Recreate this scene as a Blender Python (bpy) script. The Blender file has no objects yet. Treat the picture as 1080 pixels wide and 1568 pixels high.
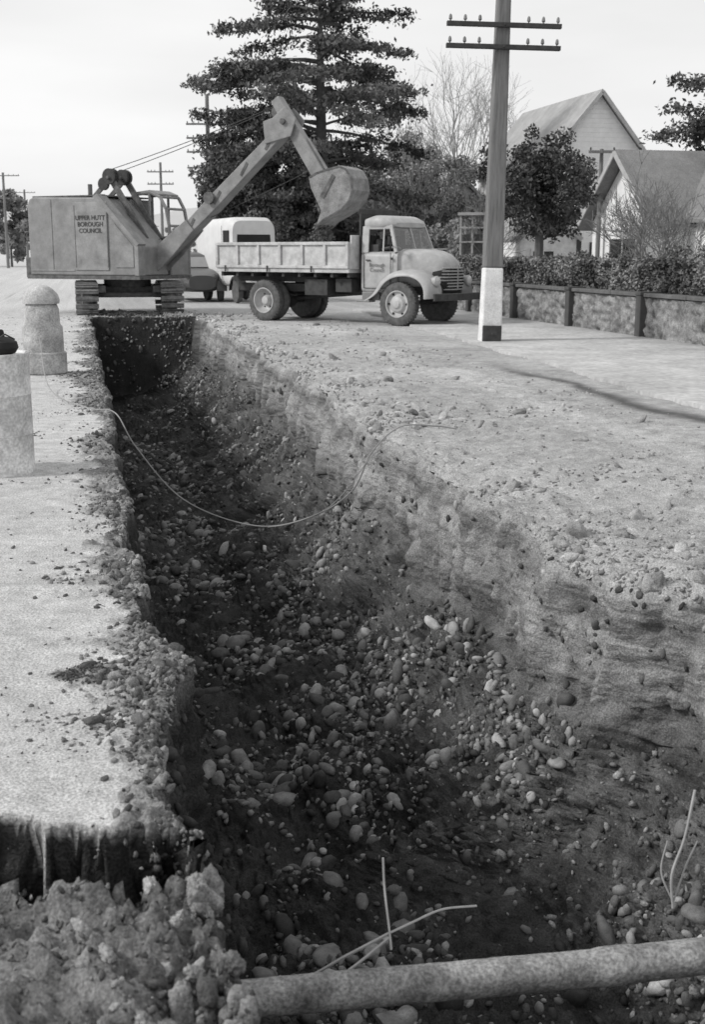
import bpy, math, random
import numpy as np
from mathutils import Vector, Matrix
random.seed(7); rng=np.random.default_rng(11)
S=bpy.context.scene
S.view_settings.view_transform='Standard'
try: S.view_settings.look='None'
except: pass
S.view_settings.exposure=0
COL=S.collection

# ---------------------------------------------------------------- materials
def nd(nt,t,**k):
    n=nt.nodes.new(t)
    for a,b in k.items(): setattr(n,a,b)
    return n
MATS={}
def mat(name,g,rough=.8,scale=6,amt=.25,bump=.0,bscale=40,metal=0,spec=.3,stretch=None,attr=None,fine=0,dist=.02,tint=(1,1,1)):
    if name in MATS: return MATS[name]
    m=bpy.data.materials.new(name); m.use_nodes=True; nt=m.node_tree; L=nt.links
    b=nt.nodes['Principled BSDF']; b.inputs['Roughness'].default_value=rough
    b.inputs['Metallic'].default_value=metal; b.inputs['Specular IOR Level'].default_value=spec
    tc=nd(nt,'ShaderNodeTexCoord'); vec=tc.outputs['Object']
    if stretch:
        mp=nd(nt,'ShaderNodeMapping'); mp.inputs['Scale'].default_value=stretch; L.new(vec,mp.inputs[0]); vec=mp.outputs[0]
    n=nd(nt,'ShaderNodeTexNoise'); n.inputs['Scale'].default_value=scale; n.inputs['Detail'].default_value=6; n.inputs['Roughness'].default_value=.65
    L.new(vec,n.inputs['Vector'])
    mr=nd(nt,'ShaderNodeMapRange'); mr.inputs['From Min'].default_value=.3; mr.inputs['From Max'].default_value=.7
    mr.inputs['To Min'].default_value=1-amt; mr.inputs['To Max'].default_value=1+amt; L.new(n.outputs['Fac'],mr.inputs['Value'])
    val=mr.outputs[0]
    if fine:
        n2=nd(nt,'ShaderNodeTexNoise'); n2.inputs['Scale'].default_value=scale*12; n2.inputs['Detail'].default_value=4; L.new(vec,n2.inputs['Vector'])
        m2=nd(nt,'ShaderNodeMapRange'); m2.inputs['From Min'].default_value=.3; m2.inputs['From Max'].default_value=.7
        m2.inputs['To Min'].default_value=1-fine; m2.inputs['To Max'].default_value=1+fine; L.new(n2.outputs['Fac'],m2.inputs['Value'])
        mu=nd(nt,'ShaderNodeMath',operation='MULTIPLY'); L.new(val,mu.inputs[0]); L.new(m2.outputs[0],mu.inputs[1]); val=mu.outputs[0]
    mul=nd(nt,'ShaderNodeMath',operation='MULTIPLY'); L.new(val,mul.inputs[0])
    if attr:
        at=nd(nt,'ShaderNodeAttribute',attribute_name=attr); L.new(at.outputs['Fac'],mul.inputs[1])
    else: mul.inputs[1].default_value=g
    cc=nd(nt,'ShaderNodeCombineColor')
    for i in range(3): L.new(mul.outputs[0],cc.inputs[i])
    L.new(cc.outputs[0],b.inputs['Base Color'])
    if bump:
        n3=nd(nt,'ShaderNodeTexNoise'); n3.inputs['Scale'].default_value=bscale; n3.inputs['Detail'].default_value=5; n3.inputs['Roughness'].default_value=.7
        L.new(vec,n3.inputs['Vector'])
        bp=nd(nt,'ShaderNodeBump'); bp.inputs['Strength'].default_value=bump; bp.inputs['Distance'].default_value=dist
        L.new(n3.outputs['Fac'],bp.inputs['Height']); L.new(bp.outputs[0],b.inputs['Normal'])
    MATS[name]=m; return m
def glassmat():
    m=bpy.data.materials.new('window_glass'); m.use_nodes=True; nt=m.node_tree; nt.nodes.clear()
    o=nd(nt,'ShaderNodeOutputMaterial'); t=nd(nt,'ShaderNodeBsdfTransparent'); g=nd(nt,'ShaderNodeBsdfGlossy'); g.inputs['Roughness'].default_value=.05
    t.inputs[0].default_value=(.7,.7,.7,1); mx=nd(nt,'ShaderNodeMixShader'); mx.inputs[0].default_value=.18
    nt.links.new(t.outputs[0],mx.inputs[1]); nt.links.new(g.outputs[0],mx.inputs[2]); nt.links.new(mx.outputs[0],o.inputs[0]); return m
GLASS=glassmat()
M_dark=mat('dark_metal',.05,.7,8,.4)
M_tyre=mat('tyre_rubber',.10,.85,10,.4)
M_truck=mat('truck_paint',.38,.45,5,.18,fine=.08)
M_trucklt=mat('tray_paint',.48,.6,5,.28,fine=.12)
M_fend=mat('fender_paint',.2,.4,5,.2)
M_ex=mat('excavator_paint',.23,.55,3,.25,fine=.1)
M_exlt=mat('boom_paint',.25,.55,3,.3,fine=.1)
M_exdk=mat('undercarriage_steel',.12,.8,8,.5,bump=.3)
M_wood=mat('pole_wood',.18,.85,3,.35,bump=.5,bscale=15,stretch=(8,8,.6))
M_white=mat('white_paint',.7,.7,4,.2,fine=.15)
M_black=mat('black',.02,.8,5,.3)
M_skin=mat('skin',.3,.6,5,.1); M_cloth=mat('cloth',.1,.9,10,.2)

# ---------------------------------------------------------------- mesh builder
class MB:
    def __init__(s): s.v=[];s.f=[]
    def add(s,v,f):
        o=len(s.v); s.v+= [tuple(map(float,p)) for p in v]; s.f+=[tuple(i+o for i in q) for q in f]; return s
    def box(s,x0,x1,y0,y1,z0,z1,T=None):
        v=[(x,y,z) for z in(z0,z1) for y in(y0,y1) for x in(x0,x1)]
        if T: v=[T(p) for p in v]
        return s.add(v,[(0,2,3,1),(4,5,7,6),(0,1,5,4),(2,6,7,3),(0,4,6,2),(1,3,7,5)])
    def beam(s,a,b,w,h,up=(0,0,1)):
        a=Vector(a);b=Vector(b);d=(b-a).normalized();u=Vector(up)
        sd=d.cross(u); 
        if sd.length<1e-4: sd=d.cross(Vector((1,0,0)))
        sd.normalize();u=sd.cross(d)
        v=[]
        for p in(a,b):
            for i,j in((-1,-1),(1,-1),(1,1),(-1,1)): v.append(p+sd*(i*w/2)+u*(j*h/2))
        return s.add(v,[(0,1,2,3),(7,6,5,4),(0,4,5,1),(1,5,6,2),(2,6,7,3),(3,7,4,0)])
    def cyl(s,a,b,r0,r1=None,n=12,caps=True):
        r1=r0 if r1 is None else r1
        a=Vector(a);b=Vector(b);d=(b-a).normalized()
        e=d.orthogonal().normalized();g=d.cross(e)
        v=[];
        for p,r in((a,r0),(b,r1)):
            for i in range(n):
                t=2*math.pi*i/n; v.append(p+e*(r*math.cos(t))+g*(r*math.sin(t)))
        f=[(i,(i+1)%n,n+(i+1)%n,n+i) for i in range(n)]
        if caps: f+= [tuple(range(n))[::-1],tuple(range(n,2*n))]
        return s.add(v,f)
    def lathe(s,prof,c,ax,n=24):
        c=Vector(c);d=Vector(ax).normalized();e=d.orthogonal().normalized();g=d.cross(e);v=[]
        for a,r in prof:
            for i in range(n):
                t=2*math.pi*i/n; v.append(c+d*a+e*(r*math.cos(t))+g*(r*math.sin(t)))
        f=[]
        for k in range(len(prof)-1):
            for i in range(n): f.append((k*n+i,k*n+(i+1)%n,(k+1)*n+(i+1)%n,(k+1)*n+i))
        f+=[tuple(range(n))[::-1],tuple(range((len(prof)-1)*n,len(prof)*n))]
        return s.add(v,f)
    def prism(s,poly,y0,y1):
        n=len(poly); v=[(x,y0,z) for x,z in poly]+[(x,y1,z) for x,z in poly]
        f=[tuple(range(n)),tuple(range(2*n-1,n-1,-1))]+[(i,n+i,n+(i+1)%n,(i+1)%n) for i in range(n)]
        return s.add(v,f)
    def loft(s,secs,closed=True,caps=True):
        n=len(secs[0]); v=[p for q in secs for p in q]; f=[]
        for k in range(len(secs)-1):
            for i in range(n if closed else n-1): f.append((k*n+i,k*n+(i+1)%n,(k+1)*n+(i+1)%n,(k+1)*n+i))
        if caps and closed: f+=[tuple(range(n))[::-1],tuple(range((len(secs)-1)*n,len(secs)*n))]
        return s.add(v,f)
    def tube(s,pts,r,n=6):
        for i in range(len(pts)-1):
            r0=r if not isinstance(r,(list,tuple)) else r[i]; r1=r if not isinstance(r,(list,tuple)) else r[i+1]
            s.cyl(pts[i],pts[i+1],r0,r1,n)
        return s
    def sphere(s,c,r,n=14,m=8,sc=(1,1,1)):
        v=[];f=[]
        for k in range(m+1):
            ph=math.pi*k/m
            for i in range(n):
                t=2*math.pi*i/n; v.append((c[0]+r*sc[0]*math.sin(ph)*math.cos(t),c[1]+r*sc[1]*math.sin(ph)*math.sin(t),c[2]+r*sc[2]*math.cos(ph)))
        for k in range(m):
            for i in range(n): f.append((k*n+i,(k+1)*n+i,(k+1)*n+(i+1)%n,k*n+(i+1)%n))
        return s.add(v,f)
    def obj(s,name,m,parent=None,bevel=0,seg=2,smooth=False,subsurf=0,solid=0):
        me=bpy.data.meshes.new(name); me.from_pydata(s.v,[],s.f); me.validate()
        import bmesh
        bm=bmesh.new(); bm.from_mesh(me)
        if subsurf: bmesh.ops.remove_doubles(bm,verts=bm.verts,dist=1e-5)
        bmesh.ops.recalc_face_normals(bm,faces=bm.faces); bm.to_mesh(me); bm.free()
        o=bpy.data.objects.new(name,me); COL.objects.link(o); me.materials.append(m)
        if parent: o.parent=parent
        if smooth:
            me.shade_smooth()
            try: me.set_sharp_from_angle(angle=math.radians(40))
            except Exception: pass
        if solid: q=o.modifiers.new('so','SOLIDIFY'); q.thickness=solid; q.offset=0
        if bevel:
            q=o.modifiers.new('be','BEVEL'); q.width=bevel; q.segments=seg; q.limit_method='ANGLE'; q.angle_limit=math.radians(40)
        if subsurf: q=o.modifiers.new('ss','SUBSURF'); q.levels=subsurf; q.render_levels=subsurf
        return o
def empty(name,loc=(0,0,0),rz=0):
    e=bpy.data.objects.new(name,None); e.location=loc; e.rotation_euler=(0,0,rz); COL.objects.link(e); return e
def npmesh(name,V,F,m,attr=None,smooth=False,parent=None):
    V=np.asarray(V,dtype=np.float32); F=np.asarray(F,dtype=np.int32)
    me=bpy.data.meshes.new(name); k=F.shape[1]
    me.vertices.add(len(V)); me.vertices.foreach_set('co',V.ravel())
    me.loops.add(F.size); me.loops.foreach_set('vertex_index',F.ravel())
    me.polygons.add(len(F)); me.polygons.foreach_set('loop_start',np.arange(0,F.size,k,dtype=np.int32))
    me.polygons.foreach_set('loop_total',np.full(len(F),k,dtype=np.int32))
    me.update(calc_edges=True)
    if attr:
        for an,av in attr.items():
            a=me.attributes.new(an,'FLOAT','POINT'); a.data.foreach_set('value',np.asarray(av,dtype=np.float32))
    if smooth: me.shade_smooth()
    me.materials.append(m)
    o=bpy.data.objects.new(name,me); COL.objects.link(o)
    if parent: o.parent=parent
    return o
# ---------------------------------------------------------------- numpy noise
def h3(ix,iy,iz,seed):
    n=(ix.astype(np.uint32)*np.uint32(374761393)+iy.astype(np.uint32)*np.uint32(668265263)+iz.astype(np.uint32)*np.uint32(2246822519)+np.uint32(seed*3266489917&0xffffffff))
    n=(n^(n>>np.uint32(13)))*np.uint32(1274126177); n=n^(n>>np.uint32(16)); n=(n*np.uint32(2654435761)); n^=n>>np.uint32(15)
    return n.astype(np.float64)/4294967295.0
def vn(x,y,z,seed=1):
    fx=np.floor(x);fy=np.floor(y);fz=np.floor(z)
    ix=fx.astype(np.int64);iy=fy.astype(np.int64);iz=fz.astype(np.int64)
    u=x-fx;v=y-fy;w=z-fz
    u=u*u*u*(u*(u*6-15)+10);v=v*v*v*(v*(v*6-15)+10);w=w*w*w*(w*(w*6-15)+10)
    r=0
    for a in(0,1):
        for b in(0,1):
            for c in(0,1):
                r=r+h3(ix+a,iy+b,iz+c,seed)*(u if a else 1-u)*(v if b else 1-v)*(w if c else 1-w)
    return r*2-1
def fbm(x,y,z,f,o=4,seed=1,g=.5):
    r=0;a=1;t=0
    for i in range(o):
        r=r+a*vn(x*f,y*f,z*f,seed+i*17); t+=a; a*=g; f*=2.03
    return r/t
def billow(x,y,z,f,o=3,seed=1,g=.5):
    r=0;a=1;t=0
    for i in range(o):
        r=r+a*(1-2*np.abs(vn(x*f,y*f,z*f,seed+i*17))); t+=a; a*=g; f*=2.1
    return r/t
def ss(a,b,x):
    t=np.clip((x-a)/(b-a),0,1); return t*t*(3-2*t)

# ---------------------------------------------------------------- terrain
K=0.222
def xl(y): return .2-K*y
ys=[.9]
while ys[-1]<33:
    y0=ys[-1]; st_=.0031*y0+.003
    if 3.08<y0<3.34: st_=.0045
    if 30.15<y0<30.62: st_=.02
    ys.append(y0+st_)
back=[-40,-20,-10,-5,-3,-2,-1,-.5,0,.3,.6]
far=list(np.geomspace(33.5,2500,45))
Y=np.array(back+ys+far)
def powspace(a,b,n,p):
    t=np.linspace(0,1,n)**p; return a+(b-a)*t
A=-powspace(0.001,8,180,1.8)[::-1]; Aout=-np.geomspace(9,1800,26)[::-1]
nB,nC,nD,nE=46,120,120,105
Fp=powspace(0.001,9,240,1.6); Fout=np.geomspace(10,1800,26)
nA=len(Aout)+len(A); nF=len(Fp)+len(Fout)
offR=np.interp(Y,[-5,4.8,5.45,5.75,6.3,7.5,10,12,14,18,40],[.1,.12,.05,-.3,-.42,-.3,-.34,-.25,-.14,-.02,0])
offR=offR+.20*fbm(Y*0,Y,Y*0,1.0,4,5,.5)
offL=np.interp(Y,[-5,2,3,3.4,4.3,4.6,4.9,6,8,40],[.10,.10,.08,-.02,.04,.10,-.02,-.03,0,0])+.12*fbm(Y*0,Y,Y*0+9,1.8,5,8,.55)
W=2.75+offR
dep=1-ss(30.25,30.5,Y)
D=1.68+.06*fbm(Y*0,Y,Y*0+4,.4,2,3)+.35*ss(10,26,Y)
nR=len(Y)
one=np.ones((nR,1))
left=np.concatenate([Aout,A])
sl=one*left[None,:]+offL[:,None]*np.exp(-np.abs(left)/.5)[None,:]
zl=np.zeros_like(sl)
tB=np.linspace(0,1,nB+2)[1:-1][None,:]
sB=offL[:,None]+.02+.22*tB**1.4; zB=-(D*dep)[:,None]*tB
tC=np.linspace(0,1,nC)[None,:]
base=W-1.02+.34*fbm(Y*0+3,Y,Y*0,.8,3,21,.5)
sC=(offL+.25)[:,None]*(1-tC)+base[:,None]*tC
zC=-(D*dep)[:,None]*(1-.14*tC**3+.05*np.sin(tC*7+Y[:,None]*1.3)*tC*(1-tC)*2)
zk=.86+.30*fbm(Y*0+8,Y,Y*0,.9,3,31,.5)
tD=np.linspace(0,1,nD+1)[1:][None,:]
sD=base[:,None]+(W-.13-base)[:,None]*(tD**.8); zD=-(dep)[:,None]*((D*.86)[:,None]*(1-tD)+zk[:,None]*tD)
tE=np.linspace(0,1,nE+1)[1:][None,:]
# slight undercut low on the face, near vertical above
sE=(W-.13)[:,None]+.13*tE**1.2+.05*np.exp(-((tE-.12)/.12)**2)*np.minimum(1,tE/.05); zE=-dep[:,None]*(.04+(zk-.04)[:,None]*(1-tE**1.0))
right=np.concatenate([Fp,Fout])
sF=W[:,None]*np.exp(-right/3)[None,:]+2.75*(1-np.exp(-right/3))[None,:]+one*right[None,:]; zF=np.zeros_like(sF)-.04*np.exp(-right/.09)[None,:]*dep[:,None]
s=np.concatenate([sl,sB,sC,sD,sE,sF],1); z=np.concatenate([zl,zB,zC,zD,zE,zF],1)
rg=np.concatenate([np.zeros(nA),np.full(nB,1),np.full(nC,2),np.full(nD,3),np.full(nE,4),np.full(nF,5)])
RG=np.broadcast_to(rg,s.shape)
YY=Y[:,None]*np.ones_like(s); XX=xl(YY)+s
gy=3.2+.10*fbm(XX,YY*0,XX*0,3,5,41,.6)
gn=2.90+.10*fbm(XX,YY*0,XX*0+5,3,4,43)
isL=(RG==0)
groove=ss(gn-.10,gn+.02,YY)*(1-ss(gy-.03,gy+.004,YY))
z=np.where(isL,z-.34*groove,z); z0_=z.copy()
foredirt=(1-ss(gy-.02,gy+.0,YY))*isL
P=np.stack([XX,YY,z],2)
def normals(P):
    du=np.gradient(P,axis=1); dv=np.gradient(P,axis=0)
    N=np.cross(du,dv); N/=np.linalg.norm(N,axis=2,keepdims=True)+1e-9; return N
N=normals(P)
x_,y_,z_=P[...,0],P[...,1],P[...,2]
active=(YY>.5)&(YY<33.4)&(np.abs(s)<14)
n1=fbm(x_,y_,z_,1.3,5,50,.55); n2=fbm(x_,y_,z_,6,5,60,.6); n3=fbm(x_,y_,z_,22,3,70,.6)
bl=-billow(x_,y_,z_,9,3,75,.55); bl2=-billow(x_,y_,z_,3.2,3,78,.5); bl3=-billow(x_,y_,z_,20,2,79,.55)
rid=1-2*np.abs(fbm(x_*1.0,y_*1.6,z_*.5,3.2,5,80,.55))
gul=fbm(x_*.5,y_,z_*.28,4.6,5,86,.6)
dl=np.abs(s-offL[:,None])
pav=.004*n1+.003*n2+.002*n3
rw=np.maximum(.07,.20+.38*n1+.16*n2)
rimd=np.exp(-np.minimum((dl/rw)**2,50))
disp0=pav+rimd*(.010+.04*n2+.03*bl+.03*n3+.015*bl3)*np.clip(dl/.04,0.4,1)+foredirt*(.10*n1+.09*n2+.06*bl+.05*n3+.02*bl3)
disp0=np.where(s<-5,0,disp0)
disp1=.07*n1+.06*n2+.03*n3+.04*bl
disp2=.13*n1+.07*n2+.035*n3+.03*bl+.015*bl3
disp3=.14*n1+.10*n2+.05*bl2+.05*bl+.045*n3+.025*bl3
disp4=.04*n1+.055*rid+.13*gul+.035*n2+.02*bl+.016*n3+.006*bl3
sr=s-W[:,None]; srp=np.clip(sr,0,40)
fl=1-ss(2.6,3.3,sr)
bm_=np.exp(-np.minimum(((srp-.9)/1.1)**2,50))
shd=np.exp(-srp/.22)
disp5=(.03*n1+.016*n2+.008*bl+.012*n3+.005*bl3)*fl+ .05*bm_*(1-ss(16,26,YY))*(.3+.8*n1)+ shd*(.04*n2+.025*bl+.025*n3+.03*gul)
disp5*=(1-.75*ss(22,26,YY))
disp=np.select([RG==0,RG==1,RG==2,RG==3,RG==4,RG==5],[disp0,disp1,disp2,disp3,disp4,disp5])
def boxblur(a,k):
    p=np.pad(a,((0,0),(k,k)),mode='edge'); return sum(p[:,i:i+a.shape[1]] for i in range(2*k+1))/(2*k+1)
edge=np.zeros(disp.shape[1]); bnd=np.where(np.diff(rg)!=0)[0]
lowf=boxblur(disp,6)
for b in bnd: edge[max(0,b-4):b+5]=1
em=np.convolve(edge,np.ones(5)/5,'same')[None,:]
disp=disp*(1-em)+em*(lowf+.02*n2+.02*n3)
endf=1-ss(29.9,30.2,YY)*(1-ss(30.7,31,YY))*.8
disp=np.where(active,disp*endf,0)
P=P+N*disp[...,None]
N2=normals(P)
x_,y_,z_=P[...,0],P[...,1],P[...,2]
c1=fbm(x_,y_,z_,.8,4,90); c2=fbm(x_,y_,z_,5,4,95); c3=fbm(x_,y_,z_,18,3,99)
dirtL=np.clip(ss(.22,.6,rimd+.3*c2)+ss(.34,.55,c2*.55+c1*.55),0,1)
cL=.54*(1+.10*c1+.14*c2+.10*c3)*(1-dirtL)+.25*(1+.5*c2+.4*c3)*dirtL
pd=np.hypot((x_+1.02)/.125,(y_-4.42)/.13); pm=ss(1.25,.8,pd+.6*c3+.3*c2); cL=cL*(1-pm)+pm*.13*(1+.6*c3)
cL=cL*(1-foredirt)+foredirt*(.17*(1+.7*c2+.7*c3+.4*c1))
cL=np.where(isL&(z0_<-.02),.055*(1+.5*c3),cL)  # slab's broken face and the groove painted dark, shade in the colour
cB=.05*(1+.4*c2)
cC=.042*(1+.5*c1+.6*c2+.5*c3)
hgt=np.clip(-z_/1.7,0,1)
cD=(.125*(1+.6*c1+.7*c2+.6*c3))*(1-.60*ss(.5,.95,hgt))  # dark gravel under the cut stands in for an undercut shadow; darker downwards
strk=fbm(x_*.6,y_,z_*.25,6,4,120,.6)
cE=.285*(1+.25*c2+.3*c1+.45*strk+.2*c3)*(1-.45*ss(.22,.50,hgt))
cE=cE*(1-.35*np.exp(-((-z_-.17-.08*c1)/.05)**2))     # darker topsoil line
cF=.38*(1+.2*c1+.22*c2+.2*c3)
kerbdk=np.exp(-np.minimum(((s-(5.75+.25*c1))/.14)**2,50))*(1-ss(15,19,YY)); cF=cF*(1-.7*kerbdk)  # dark line by the path edge: wet strip with kerb shadow painted in
trk=np.exp(-np.minimum(((s-(4.7+.3*c1))/.3)**2,50)); cF=cF*(1+.18*trk)
cF=np.where(YY>22,cF*(1+.15*ss(22,27,YY)),cF)
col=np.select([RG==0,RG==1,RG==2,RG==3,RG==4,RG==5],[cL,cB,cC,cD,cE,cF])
cb_=boxblur(col,4); col=col*(1-em)+cb_*em
endw=(RG>0)&(RG<5)&(YY<30.62); col=np.where(endw,col*(1-.7*ss(29.0,30.1,YY)),col); col=np.where(endw&(dep[:,None]<.999),.035*(1+.5*c2),col)  # shade painted into the trench's far end and its end wall
col=np.where((YY>30.55)&(RG>0),.40*(1+.2*c1+.15*c2),col)
col=np.clip(col,.012,.62)
nr,nc=s.shape
idx=np.arange(nr*nc).reshape(nr,nc)
F=np.stack([idx[:-1,:-1],idx[:-1,1:],idx[1:,1:],idx[1:,:-1]],-1).reshape(-1,4)
M_ground=mat('ground_soil',.3,.95,9,.2,bump=1,bscale=38,attr='gcol',fine=.42,dist=.022,spec=.12)
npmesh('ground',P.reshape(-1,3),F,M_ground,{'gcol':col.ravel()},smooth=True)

# ---------------------------------------------------------------- stones
import bmesh
def ico(level):
    bm=bmesh.new(); bmesh.ops.create_icosphere(bm,subdivisions=level,radius=1)
    V=np.array([v.co[:] for v in bm.verts]); Fc=np.array([[v.index for v in f.verts] for f in bm.faces]); bm.free(); return V,Fc
def templates(level,rough,k=10,seed=0,ang=0):
    V,Fc=ico(level); T=[]
    for i in range(k):
        n=fbm(V[:,0]+i*7.3,V[:,1]+seed,V[:,2],1.1,2,seed+i); n2=fbm(V[:,0]+i*3.3,V[:,1],V[:,2],3,2,seed+i+50)
        r=1+rough*n+rough*.35*n2
        if ang:
            gg=np.random.default_rng(seed*31+i); pl=gg.normal(0,1,(7,3)); pl/=np.linalg.norm(pl,axis=1,keepdims=True)
            dd=V@pl.T; lim=np.where(dd>.05,(.62+.25*gg.random(7))[None,:]/np.maximum(dd,.05),9).min(1); r=np.minimum(r,lim*(1+.05*n2))
            r=r+ang*.12*fbm(V[:,0]+i,V[:,1],V[:,2],7,2,seed+i+90)
        T.append(V*r[:,None])
    return np.array(T),Fc
d1=P[1:,:-1]-P[:-1,:-1]; d2=P[:-1,1:]-P[:-1,:-1]
area=np.linalg.norm(np.cross(d1,d2),axis=2)
RGc=RG[:-1,:-1]; Yc=YY[:-1,:-1]; sc_=s[:-1,:-1]; Nc=N2[:-1,:-1]; Pc=P[:-1,:-1]
act=(Yc>1.2)&(Yc<32)
POOL={}
def scatter(name,n,w,rmin,rmax,pw,level,rough,m,clr,sink=.25,flat=(.55,.85),seed=0,distgrow=.0,ang=0,cp=2.2):
    w=np.nan_to_num(w*area*act).ravel(); w=np.maximum(w,0); w=w/w.sum()
    g=np.random.default_rng(seed+100)
    pick=g.choice(len(w),n,p=w)
    jit=g.random((n,2,1))
    pos=Pc.reshape(-1,3)[pick]+jit[:,0]*d1.reshape(-1,3)[pick]+jit[:,1]*d2.reshape(-1,3)[pick]
    nor=Nc.reshape(-1,3)[pick]
    r=rmin*(rmax/rmin)**(g.random(n)**pw)
    r=r*(1+distgrow*pos[:,1])
    T,Fc=templates(level,rough,12,seed,ang)
    ti=g.integers(0,12,n)
    az=g.random(n)*6.283
    up=nor+g.normal(0,.45,(n,3)); up/=np.linalg.norm(up,axis=1,keepdims=True)
    t=np.stack([np.cos(az),np.sin(az),g.normal(0,.2,n)],1); e1=np.cross(up,t); e1/=np.linalg.norm(e1,axis=1,keepdims=True)+1e-9; e2=np.cross(up,e1)
    sx=r*(1+.7*g.random(n)); sy=r*(.65+.4*g.random(n)); sz=r*(flat[0]+(flat[1]-flat[0])*g.random(n))
    B=np.stack([e1*sx[:,None],e2*sy[:,None],up*sz[:,None]],1)
    V=np.einsum('nvk,nkc->nvc',T[ti],B)+(pos+nor*(sz*(1-2*sink))[:,None]*.5)[:,None,:]
    nv=T.shape[1]
    Fa=(Fc[None]+np.arange(n)[:,None,None]*nv).reshape(-1,3)
    cl=clr[0]+(clr[1]-clr[0])*g.random(n)**cp
    POOL.setdefault(name,[m,[],[],[]]); q=POOL[name]; off=sum(len(v) for v in q[1])
    q[1].append(V.reshape(-1,3)); q[2].append(Fa+off); q[3].append(np.repeat(cl,nv))
M_stone=mat('river_stone',.3,.85,18,.35,bump=.5,bscale=60,attr='gcol',fine=.2,dist=.008,spec=.2)
M_clod=mat('soil_clod',.2,.95,14,.3,bump=1,bscale=60,attr='gcol',fine=.35,dist=.015,spec=.1)
cl1=fbm(Pc[...,0],Pc[...,1],Pc[...,2],1.3,4,200,.6)
clump=np.clip(.30+2.6*cl1,.03,2)
dw=1/(.35+np.maximum(Yc,0)*.12)
tcc=(sc_-offL[:-1,None])/(base-offL)[:-1,None]
band=.4+np.exp(-((tcc-.6)/.3)**2)
scatter('cobblestones',1900,(RGc==2)*clump*band*dw**1.2,.015,.075,1.8,2,.22,M_stone,(.05,.32),seed=1,sink=.42,cp=2.0)
scatter('cobblestones',9500,((RGc==2)*band+(RGc==3)*.5)*(clump+.2)*dw**1.4,.005,.024,1.2,1,.25,M_stone,(.04,.26),seed=2,distgrow=.04,sink=.3,cp=1.9)
scatter('bank_stones',2300,((RGc==3)+(RGc==4)*.03)*clump*dw**1.2,.014,.058,1.7,2,.22,M_stone,(.09,.42),seed=3,sink=.42,cp=1.8)
scatter('bank_gravel',13000,((RGc==3)+(RGc==4)*.09)*(clump+.2)*dw**1.4,.005,.024,1.2,1,.3,M_clod,(.08,.36),seed=4,distgrow=.035,ang=1,sink=.35)
srC=np.clip(sc_-W[:-1,None],-1,40)
onR=(RGc==5)*(srC<3.2)
scatter('gravel',8500,onR*(clump+.1)*(.3+2.2*np.exp(-srC/.4)+np.exp(-((srC-2.9)/.25)**2)*.5)*dw**1.5,.004,.016,1.3,1,.3,M_clod,(.2,.52),seed=5,distgrow=.04,ang=1,sink=.35)
scatter('loose_stones',480,onR*clump*(.15+1.8*np.exp(-srC/.45))*dw**1.0,.018,.060,1.9,3,.25,M_clod,(.25,.55),seed=6,distgrow=.015,ang=1,sink=.35)
dlC=np.abs(sc_-offL[:-1,None])
lrim=(RGc==0)*np.exp(-np.minimum((dlC/np.maximum(.06,(.22+.35*n1[:-1,:-1])))**2,50))
scatter('soil_clods',8000,lrim*(clump+.1)*dw**1.6,.004,.017,1.4,1,.35,M_clod,(.10,.38),seed=7,distgrow=.035,ang=1,sink=.4)
scatter('soil_clods',230,lrim*clump*dw**1.1,.018,.042,1.8,3,.35,M_clod,(.12,.38),seed=8,ang=1,sink=.5)
scatter('soil_clods',2600,(RGc==0)*(sc_>-3)*np.clip(cl1*2-.2,.02,2)*dw**1.3*np.exp(-dlC/.9),.003,.011,1.3,1,.35,M_clod,(.14,.36),seed=9,distgrow=.04,ang=1)
pc=np.hypot((Pc[...,0]+1.02)/.13,(Pc[...,1]-4.42)/.13)<1
scatter('soil_clods',500,(RGc==0)*pc*1.0,.003,.008,1.2,1,.3,M_clod,(.06,.2),seed=19,ang=1)
fd=(RGc==0)*(Yc<2.95)*(sc_>-1.6)*(Yc>1.6)
scatter('soil_clods',3200,fd*(.3+clump),.003,.012,1.2,1,.35,M_clod,(.08,.32),seed=10,ang=1,sink=.4)
scatter('foreground_rubble',70,fd*(.12+1.5*np.exp(-np.minimum(dlC/.2,50))),.018,.050,1.0,4,.4,M_clod,(.16,.44),seed=11,ang=2.0,sink=.4,flat=(.7,1),cp=1)
scatter('bank_stones',1100,((RGc==1)*1.0)*dw**1.5,.010,.035,1.3,1,.25,M_stone,(.04,.12),seed=12,sink=.4)
for k,q in POOL.items(): npmesh(k,np.concatenate(q[1]),np.concatenate(q[2]),q[0],{'gcol':np.concatenate(q[3])},smooth=True)

# ---------------------------------------------------------------- footpath, road
def strip(name,lf,rf,y0,y1,z,m,step=.25,wob=.0,th=.06):
    n=int((y1-y0)/step)+1; yy=np.linspace(y0,y1,n); a=np.array([lf(t) for t in yy])+wob*fbm(yy*0,yy,yy*0,1.5,5,7,.65); b=np.array([rf(t) for t in yy])
    V=np.concatenate([np.stack([a-.01,yy,yy*0+z-th],1),np.stack([a,yy,yy*0+z],1),np.stack([b,yy,yy*0+z],1)]); i=np.arange(n-1)
    Fq=np.concatenate([np.stack([i,i+n,i+n+1,i+1],1),np.stack([i+n,i+2*n,i+2*n+1,i+n+1],1)])
    return npmesh(name,V,Fq,m)
wallx=lambda y:3.7+.2378*(30-y)
M_asph=mat('asphalt_path',.36,.9,1.0,.22,bump=.4,bscale=60,fine=.2,dist=.006)
strip('footpath',lambda y:2.37+.165*(20-y),lambda y:wallx(y)-.02,7,34,.045,M_asph,step=.08,wob=.16)
M_road=mat('road_surface',.48,.9,.5,.14,bump=.2,bscale=60,fine=.12,dist=.004)
strip('road',lambda y:xl(y)-15,lambda y:xl(y)-5.5,6,900,.006,M_road,step=2,th=.002)

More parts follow.
